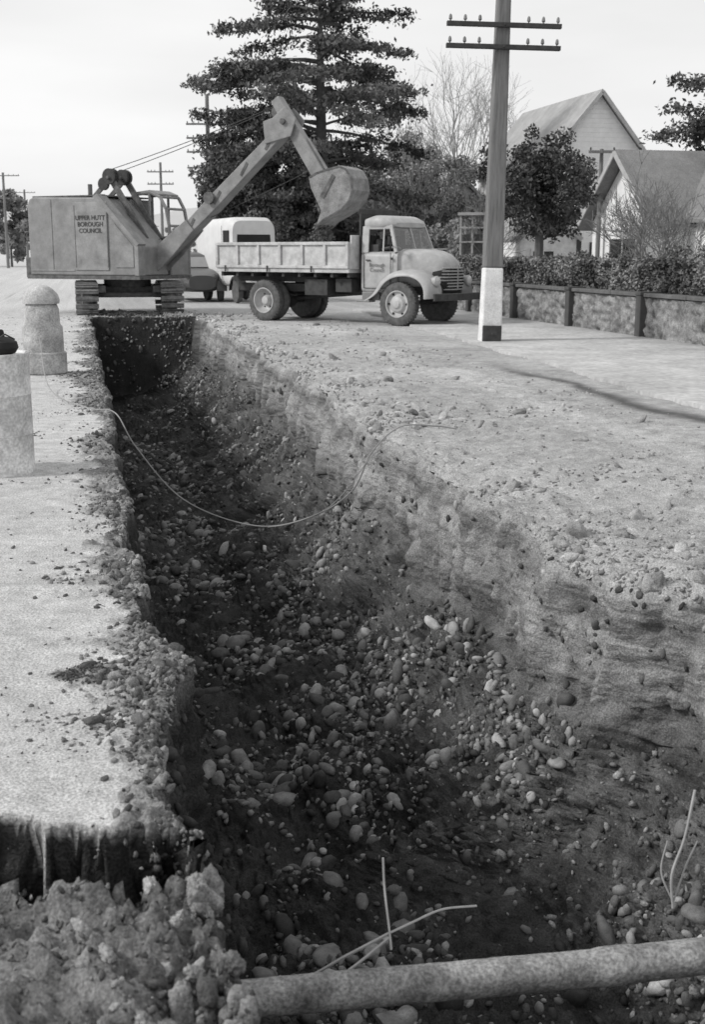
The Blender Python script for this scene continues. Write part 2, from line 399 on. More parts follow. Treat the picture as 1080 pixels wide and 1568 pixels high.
# ---------------------------------------------------------------- stone wall and hedge
w=empty('stone_wall')
def wp(t,off,z):
    y=8+t*.9729; return (wallx(8)-t*.2314 + off*.9729, y+off*.2314, z)
def wallbox(mb,t0,t1,o0,o1,z0,z1):
    mb.box(t0,t1,o0,o1,z0,z1,T=lambda p:wp(p[0],p[1],p[2]))
TL=27
yy=np.arange(0,TL,.035); zz=np.linspace(0,.76,24)
T_,Z_=np.meshgrid(yy,zz,indexing='ij')
bmp=-.055*billow(T_*.7,Z_,T_*0,6.5,2,301)+.03*fbm(T_,Z_,T_*0,16,3,305)
Vw=np.stack([wallx(8)-T_*.2314+(-bmp)*.9729, 8+T_*.9729-bmp*.23, Z_],2).reshape(-1,3)
n0,n1_=T_.shape; ii=np.arange(n0*n1_).reshape(n0,n1_)
Fw=np.stack([ii[:-1,:-1],ii[:-1,1:],ii[1:,1:],ii[1:,:-1]],-1).reshape(-1,4)
wc_=np.clip(.23*(1+.7*fbm(T_*.7,Z_,T_*0,6.5,3,311)+.4*fbm(T_,Z_,T_*0,14,2,315)),.06,.5)
M_wall=mat('rubble_stone',.17,.95,4,.25,bump=1,bscale=18,fine=.35,dist=.03,attr='gcol')
M_cap=mat('wall_coping',.12,.9,3,.3,bump=.5,bscale=30,fine=.1)
npmesh('wall_face',Vw,Fw,M_wall,{'gcol':wc_.ravel()},smooth=True,parent=w)
mb=MB(); wallbox(mb,0,TL,.08,.28,0,.76); mb.obj('wall_core',M_cap,w)
mb=MB(); t=0
while t<TL: wallbox(mb,t+.008,t+1.5-.008,-.05,.32,.775,.845); t+=1.5
mb.obj('coping',M_cap,w,bevel=.012)
mb=MB()
for t in (2.2,5.4,8.6,11.85,15.1,18.4,21.7,25): wallbox(mb,t,t+.2,-.10,.05,0,.80); wallbox(mb,t-.02,t+.22,-.12,.34,.80,.87)
mb.obj('piers',mat('dark_render',.07,.9,3,.3),w,bevel=.015)

def leafcloud(C,size,g,asp=.6,jit=.5):
    n=len(C); a=g.normal(0,1,(n,3)); a/=np.linalg.norm(a,axis=1,keepdims=True)
    b=np.cross(a,g.normal(0,1,(n,3))); b/=np.linalg.norm(b,axis=1,keepdims=True)+1e-9
    sz=size*(1-jit/2+jit*g.random(n))[:,None]
    a=a*sz; b=b*sz*asp
    V=np.stack([C-a,C-b*.9+a*.1,C+a,C+b],1)
    return V.reshape(-1,3)
def leafobj(name,C,size,m,g,parent=None,colr=(.03,.1),cf=.9,asp=.6):
    V=leafcloud(C,size,g,asp); n=len(C); Fq=np.arange(4*n).reshape(n,4)
    cc=np.clip(.5+1.1*fbm(C[:,0],C[:,1],C[:,2],cf,3,400)+g.normal(0,.15,n),0,1)
    cl=colr[0]+(colr[1]-colr[0])*cc
    return npmesh(name,V,Fq,m,{'gcol':np.repeat(cl,4)},parent=parent)
M_leaf=mat('foliage',.06,.7,3,.2,attr='gcol',spec=.25)
M_bark=mat('bark',.1,.9,6,.3,bump=.5,bscale=20)
g=np.random.default_rng(5)
he=empty('hedge')
n=62000
t=g.random(n)*TL
top=1.40+.10*fbm(t,t*0,t*0,1.2,4,33)
face=g.random(n)<.55
o_=np.where(face,.33+.10*np.abs(g.normal(0,1,n)),.33+g.random(n)*.8)
zt=np.where(face,.84+(top-.84)*g.random(n),top+.03*g.normal(0,1,n))
o_=o_-.12*fbm(t,zt,t*0,2.5,3,77)*face-.05
C=np.stack([wallx(8)-t*.2314+o_*.9729,8+t*.9729+o_*.2314,zt],1)
leafobj('hedge_leaves',C,.04,M_leaf,g,he,(.05,.28),2.6)
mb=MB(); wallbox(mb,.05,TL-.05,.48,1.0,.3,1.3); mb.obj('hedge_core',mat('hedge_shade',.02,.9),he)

# ---------------------------------------------------------------- trees
def leafclumps(centers,radii,per,g,flat=.8):
    out=[]
    for c,r in zip(centers,radii):
        k=int(per*max(r,.15)**2)
        d=g.normal(0,1,(k,3)); d/=np.linalg.norm(d,axis=1,keepdims=True); q=d*(g.random((k,1))**.45)*r; q[:,2]*=flat; out.append(c+q)
    return np.concatenate(out)
def conifer(name,x,y,H,Rf,zb,seed,leafn=95,size=.15,colr=(.02,.085)):
    g=np.random.default_rng(seed); e=empty(name,(x,y,0)); tr=MB(); pts=[]
    tr.tube([(0,0,0),(.05,0,H*.3),(0,.05,H*.65),(0,0,H)],[.38,.3,.17,.03],9)
    zz=zb
    while zz<H-.15:
        k=g.integers(3,6); R0=Rf(zz)
        for j in range(k):
            az=g.random()*6.283; L=R0*(.4+.75*g.random()**.7); z0=zz+g.normal(0,.25)
            rise=(-.02+.5*g.random()); 
            if zz>H*.8: rise+=.35
            bend=g.normal(0,.35)
            B=[np.array([0,0,z0])]
            for i in range(1,7):
                f=i/6; B.append(np.array([math.cos(az+bend*f)*L*f,math.sin(az+bend*f)*L*f,z0+rise*L*f*.75-.24*L*f*f+.1*L*max(0,f-.75)]))
            tr.tube([tuple(b) for b in B],[.07*(1-i/7)*(L/4+.3) for i in range(7)],4)
            nt_=int(L*9)+3; Ba=np.array(B)
            for q in range(nt_):
                f=.2+.82*g.random()**.8; i0=min(5,int(f*6)); fr=f*6-i0
                bp_=Ba[i0]*(1-fr)+Ba[i0+1]*fr
                lat=np.array([-math.sin(az+bend*f),math.cos(az+bend*f),0]); out=np.array([math.cos(az),math.sin(az),0])
                sp=(.12+.42*math.sin(min(f,1)*math.pi*.8))*min(L,3.8)*.5
                o=g.uniform(-1,1)*sp
                c=bp_+lat*o+out*abs(o)*.45+np.array([0,0,-.10*abs(o)+g.normal(0,.07)])
                m_=int(leafn/7*(1+.6*g.random())); rr=.12+.15*g.random()
                pts.append(c+g.normal(0,1,(m_,3))*np.array([rr,rr,rr*.5])+np.array([0,0,-.05]))
        zz+=.30+.34*g.random()
    tr.obj('trunk_and_limbs',M_bark,e)
    C=np.concatenate(pts); leafobj('needles',C,size,M_leaf,g,e,colr,.8,.5)
    return e
Rbig=lambda z: float(np.interp(z,[1,3,5,7,9,10.5,12,13,14.2],[3.4,4.0,4.6,5.2,5.3,4.7,3.4,2.2,.4]))
conifer('conifer_tree',-1.4,55,14.2,Rbig,1.8,21,leafn=88,size=.105,colr=(.045,.17))
conifer('conifer_tree',14.0,46,8.4,lambda z: float(np.interp(z,[2,6,7,8.4],[2.6,2.8,2.2,.3])),4.2,33,leafn=80,size=.10,colr=(.04,.14))

def broadleaf(name,x,y,zc,rx,rz,seed,nc=60,per=900,size=.1,colr=(.02,.08),rr=(.35,.6)):
    g=np.random.default_rng(seed); e=empty(name,(x,y,0))
    d=g.normal(0,1,(nc,3)); d/=np.linalg.norm(d,axis=1,keepdims=True); q=d*(g.random((nc,1))**.4)
    C=q*np.array([rx,rx,rz])*(1+.15*g.normal(0,1,(nc,1)))+np.array([0,0,zc])
    r=rr[0]+(rr[1]-rr[0])*g.random(nc)
    Lc=leafclumps(C,r,per,g)
    leafobj('leaves',Lc,size,M_leaf,g,e,colr,1.0)
    tr=MB(); tr.cyl((0,0,0),(0,0,zc-rz*.4),.16*rx/1.5,.11*rx/1.5,8)
    for i in range(min(nc,26)):
        c=C[i]; tr.tube([(0,0,zc-rz*.6),(c[0]*.4,c[1]*.4,(zc-rz*.5)*.5+c[2]*.5),tuple(c)],[.07,.045,.015],4)
    tr.obj('trunk_and_limbs',M_bark,e); return e
broadleaf('evergreen_tree',5.75,38,3.55,1.55,1.6,51,nc=100,per=950,size=.065,colr=(.03,.11),rr=(.26,.5))
broadleaf('evergreen_tree',-5.0,57,4.3,2.0,3.3,52,nc=120,per=480,size=.11,colr=(.07,.2),rr=(.4,.75))
broadleaf('evergreen_tree',-1.8,56,3.2,2.9,2.2,53,nc=120,per=480,size=.11,colr=(.05,.17),rr=(.4,.8))
def mass(name,items,seed,size,colr,per=300):
    g=np.random.default_rng(seed); Cs=[];tr=MB()
    for x,y,zc,rx,rz,nc in items:
        d=g.normal(0,1,(nc,3)); d/=np.linalg.norm(d,axis=1,keepdims=True); q=d*(g.random((nc,1))**.4)
        C=q*np.array([rx,rx,rz])+np.array([x,y,zc]); r=(.25+.3*g.random(nc))*min(rx,rz)*.6+.1
        for c,rad in zip(C,r):
            dd=g.normal(0,1,(per,3)); dd/=np.linalg.norm(dd,axis=1,keepdims=True); Cs.append(c+dd*(g.random((per,1))**.5)*rad)
        tr.cyl((x,y,0),(x,y,zc),.15,.08,6)
    e=empty(name); leafobj('leaves',np.concatenate(Cs),size,M_leaf,g,e,colr,.7); tr.obj('trunks',M_bark,e)
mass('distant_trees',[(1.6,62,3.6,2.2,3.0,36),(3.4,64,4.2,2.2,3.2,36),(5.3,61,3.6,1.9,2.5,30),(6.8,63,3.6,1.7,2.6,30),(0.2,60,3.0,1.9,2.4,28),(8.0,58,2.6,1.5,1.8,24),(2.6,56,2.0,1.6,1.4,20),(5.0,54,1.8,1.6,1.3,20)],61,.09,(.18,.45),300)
mass('distant_trees',[(-36,130,4,3,3.6,26),(-41,134,4.5,3,4,26),(-33,150,3,3,2.6,20),(-9,140,2.5,5,2,20),(-16,150,2.2,5,1.8,20),(-60,260,4,8,3,20),(-78,280,4,8,3.6,20),(-46,300,4,9,3,20),(-25,300,4,9,3,20)],62,.3,(.16,.32),170)  # far tree line: distance haze put into the pale leaf colour

def bare(name,x,y,H,seed,spread=.5,levels=6,r0=.12,m=None,n0=3,zfork=.2):
    g=random.Random(seed); mb=MB()
    def rec(p,d,L,r,lv):
        q=p+d*L; mid=p+d*(L*.5)+Vector((g.uniform(-1,1),g.uniform(-1,1),g.uniform(-1,1)))*L*.07
        mb.cyl(p,mid,r,r*.85,4,False); mb.cyl(mid,q,r*.85,r*.7,4,False)
        if lv==0: return
        for i in range(g.choice((2,3,3)) if lv>1 else 3):
            nd_=(d+Vector((g.gauss(0,1),g.gauss(0,1),g.gauss(0,.7)+.35))*spread).normalized()
            rec(q if g.random()<.6 else mid,nd_,L*g.uniform(.66,.9),max(r*.62,.008),lv-1)
    for i in range(n0):
        rec(Vector((0,0,0)),Vector((g.uniform(-.3,.3)*(n0>1),g.uniform(-.3,.3)*(n0>1),1)).normalized(),H*zfork,r0,levels)
    o=mb.obj(name,m or M_bark); o.location=(x,y,0); return o
M_twig=mat('bare_twigs',.2,.9,6,.2); M_twl=mat('pale_twigs',.36,.9,6,.15)
bare('bare_tree',5.2,68,13.5,3,.42,levels=6,r0=.12,m=M_twl,n0=2,zfork=.25)
bare('bare_tree',7.6,70,14,9,.42,levels=6,r0=.11,m=M_twl,n0=2,zfork=.25)
bare('bare_tree',3.0,60,9.5,13,.42,levels=5,r0=.10,m=M_twl,n0=2,zfork=.26)
bare('bare_shrub',7.25,30,3.8,5,.5,levels=5,r0=.035,m=M_twig,n0=5,zfork=.28)
bare('bare_shrub',8.3,32,3.6,6,.5,levels=5,r0=.03,m=M_twig,n0=4,zfork=.28)
bare('bare_shrub',5.1,45,4.2,7,.5,levels=5,r0=.03,m=M_twig,n0=4,zfork=.28)
for i,(bx,by,bz,br) in enumerate([(8.0,29,1.2,.75),(7.1,33,1.1,.8),(9.4,30,1.2,.8),(6.4,36,1.0,.7)]):
    broadleaf('garden_shrub',bx,by,bz,br,.55,80+i,nc=26,per=900,size=.05,colr=(.04,.15),rr=(.22,.38))

# ---------------------------------------------------------------- hills
hx=np.linspace(-900,900,160); V=[];Fh=[]
hh=26+30*np.clip(fbm(hx,hx*0,hx*0,.006,4,500)+.4,0,2)+16*np.exp(-((hx+130)/70)**2)
for i,(x,h) in enumerate(zip(hx,hh)): V+=[(x,1000,-5),(x,1150,h),(x,1500,-5)]
for i in range(159): a=3*i; Fh+=[(a,a+3,a+4,a+1),(a+1,a+4,a+5,a+2)]
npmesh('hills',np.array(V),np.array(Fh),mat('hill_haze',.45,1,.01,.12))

# ---------------------------------------------------------------- utility poles
def arms(mb,ins,z,w_,y0=0,k=3,th=.075,sc=1):
    mb.box(-w_/2,w_/2,y0-.05,y0+.05,z-th/2,z+th/2)
    for sgn in(-1,1):
        for i in range(k):
            x=sgn*(w_/2-.06-i*(w_/2-.3)/max(1,k-.3)); ins.cyl((x,y0,z+.02),(x,y0,z+.08),.012,.012,6); ins.lathe([(0,.02*sc),(.015,.032*sc),(.045,.028*sc),(.07,.025*sc),(.09,.01)],(x,y0,z+.06),(0,0,1),8)
p=empty('utility_pole',(2.45,21.7,0)); p.rotation_euler=(math.radians(0),math.radians(1.0),math.radians(4))
def sqp(mb,z0,z1,a0,a1):
    v=[];
    for z,a in((z0,a0),(z1,a1)):
        for i,j in((-1,-1),(1,-1),(1,1),(-1,1)): v.append((i*a/2,j*a/2,z))
    mb.add(v,[(3,2,1,0),(4,5,6,7),(0,1,5,4),(1,2,6,5),(2,3,7,6),(3,0,4,7)])
mb=MB(); sqp(mb,1.32,7.2,.325,.20); mb.obj('shaft',M_wood,p,bevel=.03)
mb=MB(); sqp(mb,.0,1.32,.372,.332); mb.obj('white_band',M_white,p,bevel=.03)
mb=MB(); mb.box(-.17,.17,-.215,-.19,.02,.32); mb.cyl((0,-.215,.17),(0,-.235,.17),.03,.03,8); mb.obj('base_plate',M_dark,p,bevel=.01)
mb=MB();ins=MB()
for z in(5.32,4.97): arms(mb,ins,z,1.95,-.17,3,.075)
for z in(5.32,4.97): mb.cyl((0,-.26,z),(0,.15,z),.02,.02,6)
mb.obj('crossarms',M_dark,p,bevel=.008); ins.obj('insulators',mat('insulator',.2,.3),p,smooth=True)
def dpole(x,y,H,armz,w_,r=.12,k=3):
    e=empty('utility_pole',(x,y,0)); mb=MB(); mb.cyl((0,0,0),(0,0,H),r,r*.7,8)
    ins=MB()
    for z in armz: arms(mb,ins,z,w_,-r-.03,k,.09)
    mb.obj('pole',M_wood,e); ins.obj('insulators',M_dark,e)
dpole(-7.6,66,9.6,[8.1,7.4,6.7,5.9],2.2,.14)
dpole(-14.6,95,8.2,[7.5,6.6],2.0,.13)
dpole(-33.6,120,9.0,[8.7],3.2,.16)
dpole(-43.5,165,9.6,[9.2],3.0,.18)
dpole(-53.0,205,9.0,[8.6],3.0,.2)
dpole(-66.0,265,9.0,[8.2],3.0,.2)
dpole(8.35,42,4.95,[4.85],.9,.09,1)

# ---------------------------------------------------------------- houses
M_wb=mat('weatherboard',.78,.7,3,.1,fine=.06); 
def wavebump(m,scale):
    nt=m.node_tree; wv=nd(nt,'ShaderNodeTexWave',bands_direction='Z',wave_profile='SAW'); wv.inputs['Scale'].default_value=scale
    tc=nd(nt,'ShaderNodeTexCoord'); nt.links.new(tc.outputs['Object'],wv.inputs['Vector']); bp=nd(nt,'ShaderNodeBump'); bp.inputs['Distance'].default_value=.03; bp.inputs['Strength'].default_value=.9
    nt.links.new(wv.outputs['Fac'],bp.inputs['Height']); nt.links.new(bp.outputs[0],nt.nodes['Principled BSDF'].inputs['Normal'])
wavebump(M_wb,1.6)
M_roof=mat('roof_tiles',.2,.8,2,.2,bump=.8,bscale=12,fine=.2); M_roofl=mat('iron_roof',.32,.6,2,.2,fine=.1)
def house(name,x,y,rz,hw,L,wh,rh,roof,walls,wins,chim=None,door=None,oh=.3):
    e=empty(name,(x,y,0),rz)
    mb=MB(); mb.prism([(-hw,0),(hw,0),(hw,wh),(0,rh),(-hw,wh)],0,L); mb.obj('walls',walls,e)
    mb=MB(); sl=(rh-wh)/hw
    for sgn in(-1,1):
        a=(0,rh+.06);b=(sgn*(hw+oh),wh-sl*oh+.06)
        q=[a,b,(b[0],b[1]+.1),(a[0],a[1]+.1)]
        mb.prism([(sgn*.001+t[0],t[1]) for t in q],-oh,L+oh)
    mb.obj('roof',roof,e)
    mb=MB()
    for sgn in(-1,1): mb.beam((0,-oh-.03,rh+.05),(sgn*(hw+oh),-oh-.03,wh-sl*oh+.05),.04,.16,up=(0,0,1))
    mb.obj('bargeboards',mat('trim_paint',.4,.7,4,.15),e)
    fr=MB();gl=MB()
    for (side,u0,u1,z0,z1) in wins:
        if side=='f': T=lambda p:(p[0],-p[1],p[2])
        elif side=='l': T=lambda p:(-hw-p[1],p[0],p[2])
        gl.box(u0,u1,.01,.03,z0,z1,T=T)
        for a in((u0-.08,u0,z0-.08,z1+.08),(u1,u1+.08,z0-.08,z1+.08),(u0,u1,z0-.08,z0),(u0,u1,z1,z1+.08),((u0+u1)/2-.025,(u0+u1)/2+.025,z0,z1),): fr.box(a[0],a[1],.005,.06,a[2],a[3],T=T)
    gl.obj('windows',mat('window_dark',.04,.15,3,.1,spec=.6),e); fr.obj('window_frames',M_white,e)
    if door:
        mb=MB(); mb.box(door,door+.9,-.05,-.01,0,2.0); mb.obj('door',M_dark,e,bevel=.01)
    if chim:
        mb=MB(); mb.box(chim[0]-.3,chim[0]+.3,chim[1]-.3,chim[1]+.3,chim[2],chim[3]); mb.box(chim[0]-.36,chim[0]+.36,chim[1]-.36,chim[1]+.36,chim[3],chim[3]+.12); mb.obj('chimney',mat('chimney_brick',.2,.9,9,.3),e)
    return e
house('weatherboard_house',10.75,55,math.radians(13),2.4,9,5.5,8.3,M_roofl,M_wb,[('f',1.2,1.7,4.3,5.0),('f',-1.4,-.6,1.2,2.4),('l',3,4,3,4)],door=-.2)
house('bungalow',8.9,40.5,math.radians(-78),2.6,10,2.6,4.65,M_roof,M_wb,[('f',-1,1,1,2)],oh=.45)
house('bungalow',12.5,37.0,math.radians(8),1.9,4,2.75,4.75,M_roof,M_wb,[('f',-1.1,.2,1.3,2.3)],chim=(-.3,3.2,3.8,5.0),oh=.35)
house('garage',7.3,46,math.radians(10),1.1,4,2.1,3.0,M_roofl,M_white,[('f',-.6,.2,.9,1.6)],oh=.15)
house('garage',5.6,62,math.radians(30),1.8,5,3.4,4.9,M_roofl,M_white,[('f',-.6,.2,.9,1.6)],oh=.2)
e=empty('garden_pergola',(3.9,44.5,0),math.radians(-12)); mb=MB()
for x in(0,.42,.84,1.26):
    for y in(0,1.4): mb.box(x-.035,x+.035,y-.035,y+.035,0,2.85)
for z in(1.0,1.9,2.4): mb.box(-.04,1.3,-.05,.0,z,z+.06)
mb.box(-.1,1.4,-.15,1.5,2.86,2.96); mb.obj('frame',mat('weathered_paint',.3,.8,4,.2),e,bevel=.008)
mb=MB(); mb.box(-.03,1.27,.1,1.38,0,2.2); mb.obj('lattice_back',mat('lattice_shade',.09,.9,10,.5),e)

# ---------------------------------------------------------------- people
def person(name,parent,seat,rz,sc=1,cap=True,armtgt=None):
    e=bpy.data.objects.new(name,None); COL.objects.link(e); e.location=seat; e.rotation_euler=(0,0,rz); e.scale=(sc,)*3
    if parent: e.parent=parent
    def skin(nm,verts,edges,rad,m,sub=1):
        me=bpy.data.meshes.new(nm); me.from_pydata(verts,edges,[]); o=bpy.data.objects.new(nm,me); COL.objects.link(o); o.parent=e
        md=o.modifiers.new('s','SKIN'); md.use_smooth_shade=True
        for i,r in enumerate(rad): me.skin_vertices[0].data[i].radius=(r,r) if not isinstance(r,tuple) else r
        me.skin_vertices[0].data[0].use_root=True
        q=o.modifiers.new('u','SUBSURF'); q.levels=sub; q.render_levels=sub; me.materials.append(m)
    hy=armtgt or (.42,.18,.33)
    V=[(0,0,.1),(0,0,.3),(.02,0,.48),(.03,0,.58),(.03,.19,.52),(.16,.25,.30),(hy[0],hy[1],hy[2]),(.03,-.19,.52),(.16,-.25,.30),(hy[0],-hy[1],hy[2]),
       (.02,.1,.06),(.42,.12,.10),(.50,.12,-.32),(.62,.12,-.36),(.02,-.1,.06),(.42,-.12,.10),(.50,-.12,-.32),(.62,-.12,-.36)]
    E=[(0,1),(1,2),(2,3),(2,4),(4,5),(5,6),(2,7),(7,8),(8,9),(0,10),(10,11),(11,12),(12,13),(0,14),(14,15),(15,16),(16,17)]
    R=[.14,.15,.15,.06,.075,.055,.035,.075,.055,.035,.1,.07,.05,.04,.1,.07,.05,.04]
    skin('body',V,E,R,M_cloth)
    mb=MB(); mb.sphere((.05,0,.73),.105,16,12,(1.0,.78,1.18)); mb.cyl((.03,0,.56),(.04,0,.68),.055,.05,10); mb.cyl((.15,0,.74),(.165,0,.705),.012,.02,6)
    for sy in(-1,1): mb.sphere((.04,sy*.083,.725),.028,8,6,(.6,.4,1.1))
    mb.box(.135,.148,-.025,.025,.672,.678); mb.obj('head',M_skin,e,smooth=True)
    mb=MB()
    if cap: mb.sphere((.03,0,.80),.11,16,8,(1.08,.88,.55)); mb.box(.09,.2,-.07,.07,.782,.795)
    for sy in(-1,1): mb.sphere((.137,sy*.035,.745),.009,6,5)
    mb.obj('cap_and_eyes',M_black,e,smooth=True)
    for k,sy in enumerate((1,-1)):
        w0=Vector((hy[0],sy*hy[1],hy[2])); v=[tuple(w0),tuple(w0+Vector((.07,0,.0)))]; ed=[(0,1)]; r=[(.02,.032),(.016,.038)]
        for j in range(4):
            b=w0+Vector((.07,(j-1.5)*.021,0)); i0=len(v); ln=(.036,.042,.04,.03)[j]
            v+=[tuple(b+Vector((.01,0,.004))),tuple(b+Vector((ln,0,-.01))),tuple(b+Vector((ln*.9,0,-.04)))]; ed+=[(1,i0),(i0,i0+1),(i0+1,i0+2)]; r+=[.009,.0085,.007]
        i0=len(v); v+=[tuple(w0+Vector((.03,-sy*.035,-.01))),tuple(w0+Vector((.06,-sy*.05,-.03)))]; ed+=[(0,i0),(i0,i0+1)]; r+=[.011,.009]
        skin('hand_%d'%k,v,ed,r,M_skin)
    return e

# ---------------------------------------------------------------- truck
TR=empty('tipper_truck',(-1.53,29.6,0.0),math.atan2(-.59,.81))
ty=MB();rim=MB();rd=MB()
def wheel(x,y,sd,front=False,r=.475):
    pr=[(-.10,.29),(-.115,.36),(-.11,.43),(-.085,.465),(-.03,.478),(.03,.478),(.085,.465),(.11,.43),(.115,.36),(.10,.29),(-.08,.27)]
    ty.lathe(pr,(x,y,r),(0,sd,0),32)
    for i in range(40):
        t=i*math.pi/20; c=math.cos(t);s_=math.sin(t)
        ty.beam((x+c*.47,y-.085,r+s_*.47),(x+c*.47,y+.085,r+s_*.47),.022,.03,up=(c,0,s_))
    if front: rim.lathe([(.0,.265),(.09,.292),(.112,.295),(.112,.275),(.06,.26),(.055,.2),(.11,.16),(.125,.10),(.15,.08),(.16,.02)],(x,y,r),(0,sd,0),28)
    else: rim.lathe([(-.07,.265),(.09,.292),(.115,.297),(.115,.275),(.02,.255),(-.04,.2),(-.05,.13),(.03,.11),(.07,.09),(.08,.02)],(x,y,r),(0,sd,0),28)
    for i in range(6):
        t=i*math.pi/3; off=.075 if front else -.035; R=.235 if front else .17
        rd.cyl((x+R*math.cos(t),y+sd*(off-.03),r+R*math.sin(t)),(x+R*math.cos(t),y+sd*(off+.002),r+R*math.sin(t)),.026 if front else .02,None,8)
for sd in(-1,1):
    wheel(0,sd*.86,sd); ty.lathe([(-.1,.3),(-.11,.43),(-.03,.475),(.03,.475),(.11,.43),(.1,.3)],(0,sd*.60,.475),(0,sd,0),28); wheel(3.75,sd*.80,sd,front=True)
ty.obj('tyres',M_tyre,TR,smooth=True); rim.obj('wheel_rims',mat('rim_paint',.42,.5,6,.2),TR,smooth=True); rd.obj('wheel_holes',M_black,TR)
mb=MB()
for sy in(-.4,.4): mb.box(-1.2,4.6,sy-.04,sy+.04,.68,.86)
for x in(-1.1,-.3,.5,1.3,2.1,2.9,3.9): mb.box(x,x+.08,-.36,.36,.70,.82)
mb.cyl((0,-.8,.475),(0,.8,.475),.09,.09,10); mb.sphere((0,0,.475),.2); mb.cyl((3.75,-.75,.475),(3.75,.75,.475),.05,None,8); mb.cyl((.1,0,.5),(3.3,0,.75),.05,None,8)
for sy in(-.45,.45):
    for k in range(4): mb.box(-.6+k*.1,.6-k*.1,sy-.05,sy+.05,.6+k*.02-.02,.617+k*.02-.02)
mb.box(1.15,1.8,-.85,-.45,.62,.98); mb.box(.9,1.9,.45,.85,.62,1.0); mb.box(2.0,2.45,-.8,-.5,.7,1.0)
mb.obj('chassis',M_dark,TR,bevel=.01)
mb=MB()
for x in np.arange(-1.3,2.5,.47): mb.box(x,x+.07,-.98,.98,1.03,1.128)
for sy in(-.38,.38): mb.box(-1.38,2.5,sy-.05,sy+.05,.90,1.028)
mb.obj('bearers',M_dark,TR)
mb=MB(); mb.box(-1.4,2.55,-1.04,1.04,1.13,1.22)
for sy in(-1,1):
    a,b=(-1.03,-.995) if sy<0 else (.995,1.03)
    mb.box(-1.4,2.55,a,b,1.225,1.80)
    o0,o1=(-1.075,-1.033) if sy<0 else(1.033,1.075)
    mb.box(-1.4,2.55,o0,o1,1.74,1.81); mb.box(-1.4,2.55,o0,o1,1.225,1.29)
    for x in(-1.4,-.75,-.1,.55,1.2,1.85,2.48): mb.box(x,x+.07,o0,o1,1.293,1.737)
mb.box(-1.44,-1.405,-.99,.99,1.225,1.80); mb.box(2.555,2.6,-1.0,1.0,1.225,1.95)
for y in(-.9,-.45,0,.45,.9): mb.box(-1.48,-1.442,y-.03,y+.03,1.225,1.8)
mb.obj('tray',M_trucklt,TR,bevel=.008)
mb=MB()
for y in(-.72,.68): mb.box(2.60,2.65,y,y+.05,1.2,2.52)
mb.box(2.603,2.648,-.72,.73,2.40,2.52); mb.box(2.61,2.64,-.66,.67,2.2,2.39)
mb.obj('cab_guard',M_dark,TR,bevel=.008)
mb=MB(); 
for x in(-1.1,.2,1.5): mb.box(x,x+.04,-1.09,-1.078,1.14,1.28); 
mb.obj('latches',M_dark,TR)
mb=MB()
def csec(x,hw,zb,zt,e=.35,n=28,yc=0):
    zc=(zb+zt)/2;hh_=(zt-zb)/2;o=[]
    for i in range(n):
        t=2*math.pi*i/n;c=math.cos(t);s_=math.sin(t)
        o.append((x,yc+hw*math.copysign(abs(c)**e,c),zc+hh_*math.copysign(abs(s_)**e,s_)))
    return o
mb.loft([csec(2.72,.80,.70,1.60,.2),csec(2.9,.83,.68,1.60,.2),csec(3.4,.82,.68,1.60,.22),csec(3.66,.78,.7,1.62,.25)])
mb.obj('cab_body',M_truck,TR,smooth=True)
mb=MB()
mb.loft([csec(2.70,.62,2.12,2.26,.5),csec(2.74,.70,2.06,2.33,.45),csec(2.95,.74,2.05,2.385,.45),csec(3.25,.73,2.06,2.37,.45),csec(3.42,.68,2.09,2.30,.5),csec(3.50,.60,2.12,2.22,.5)])
mb.box(2.72,2.75,-.70,.70,1.58,1.75); mb.box(2.72,2.75,-.70,.70,2.0,2.15); mb.box(2.72,2.75,-.72,-.35,1.74,2.01);mb.box(2.72,2.75,.35,.72,1.74,2.01)
for sy in(-1,1):
    mb.beam((2.81,sy*.775,1.57),(2.79,sy*.70,2.14),.035,.17,up=(1,0,0))
    mb.beam((3.62,sy*.755,1.58),(3.42,sy*.66,2.16),.05,.07,up=(1,0,0))
    mb.beam((2.8,sy*.70,2.11),(3.43,sy*.67,2.12),.05,.07)
    mb.beam((3.30,sy*.785,1.60),(3.27,sy*.70,2.1),.02,.03,up=(1,0,0))
mb.beam((3.64,0,1.60),(3.46,0,2.14),.035,.04,up=(1,0,0))
mb.obj('cab_roof_and_pillars',M_truck,TR,smooth=True)
mb=MB()
for y0,y1 in((-.71,-.03),(.03,.71)): mb.add([(3.645,y0,1.62),(3.645,y1,1.62),(3.455,y1*.92,2.13),(3.455,y0*.92,2.13)],[(0,1,2,3)])
mb.obj('windscreen',GLASS,TR)
mb=MB()
for x in(2.80,3.52): mb.box(x,x+.012,-.838,-.825,.80,1.58)
mb.box(2.812,3.52,-.838,-.825,.80,.812)
mb.box(2.87,2.99,-.86,-.838,1.40,1.425)
for z in(1.02,1.42): mb.box(3.53,3.58,-.845,-.82,z,z+.05)
mb.box(2.78,3.1,-.68,.68,1.595,1.75) ; mb.box(2.77,2.86,-.6,.6,1.75,1.95)
mb.cyl((3.45,-.35,1.58),(3.33,-.35,1.70),.015,.015,6)
st=[(3.33+.05*math.sin(a),-.35+.2*math.cos(a),1.70+.17*math.sin(a)) for a in np.linspace(0,2*math.pi,17)]; mb.tube(st,.013,5)
mb.obj('door_seams_and_seat',M_dark,TR)
person('truck_driver',TR,(2.93,-.35,1.38),0,.85,True,(.42,.14,.36))
mb=MB()
mb.loft([csec(3.64,.72,.85,1.66,.42),csec(3.9,.66,.82,1.655,.5),csec(4.2,.56,.8,1.62,.58),csec(4.42,.47,.8,1.55,.66),csec(4.56,.40,.84,1.46,.72),csec(4.62,.32,.92,1.38,.8)])
mb.obj('bonnet',M_truck,TR,smooth=True)
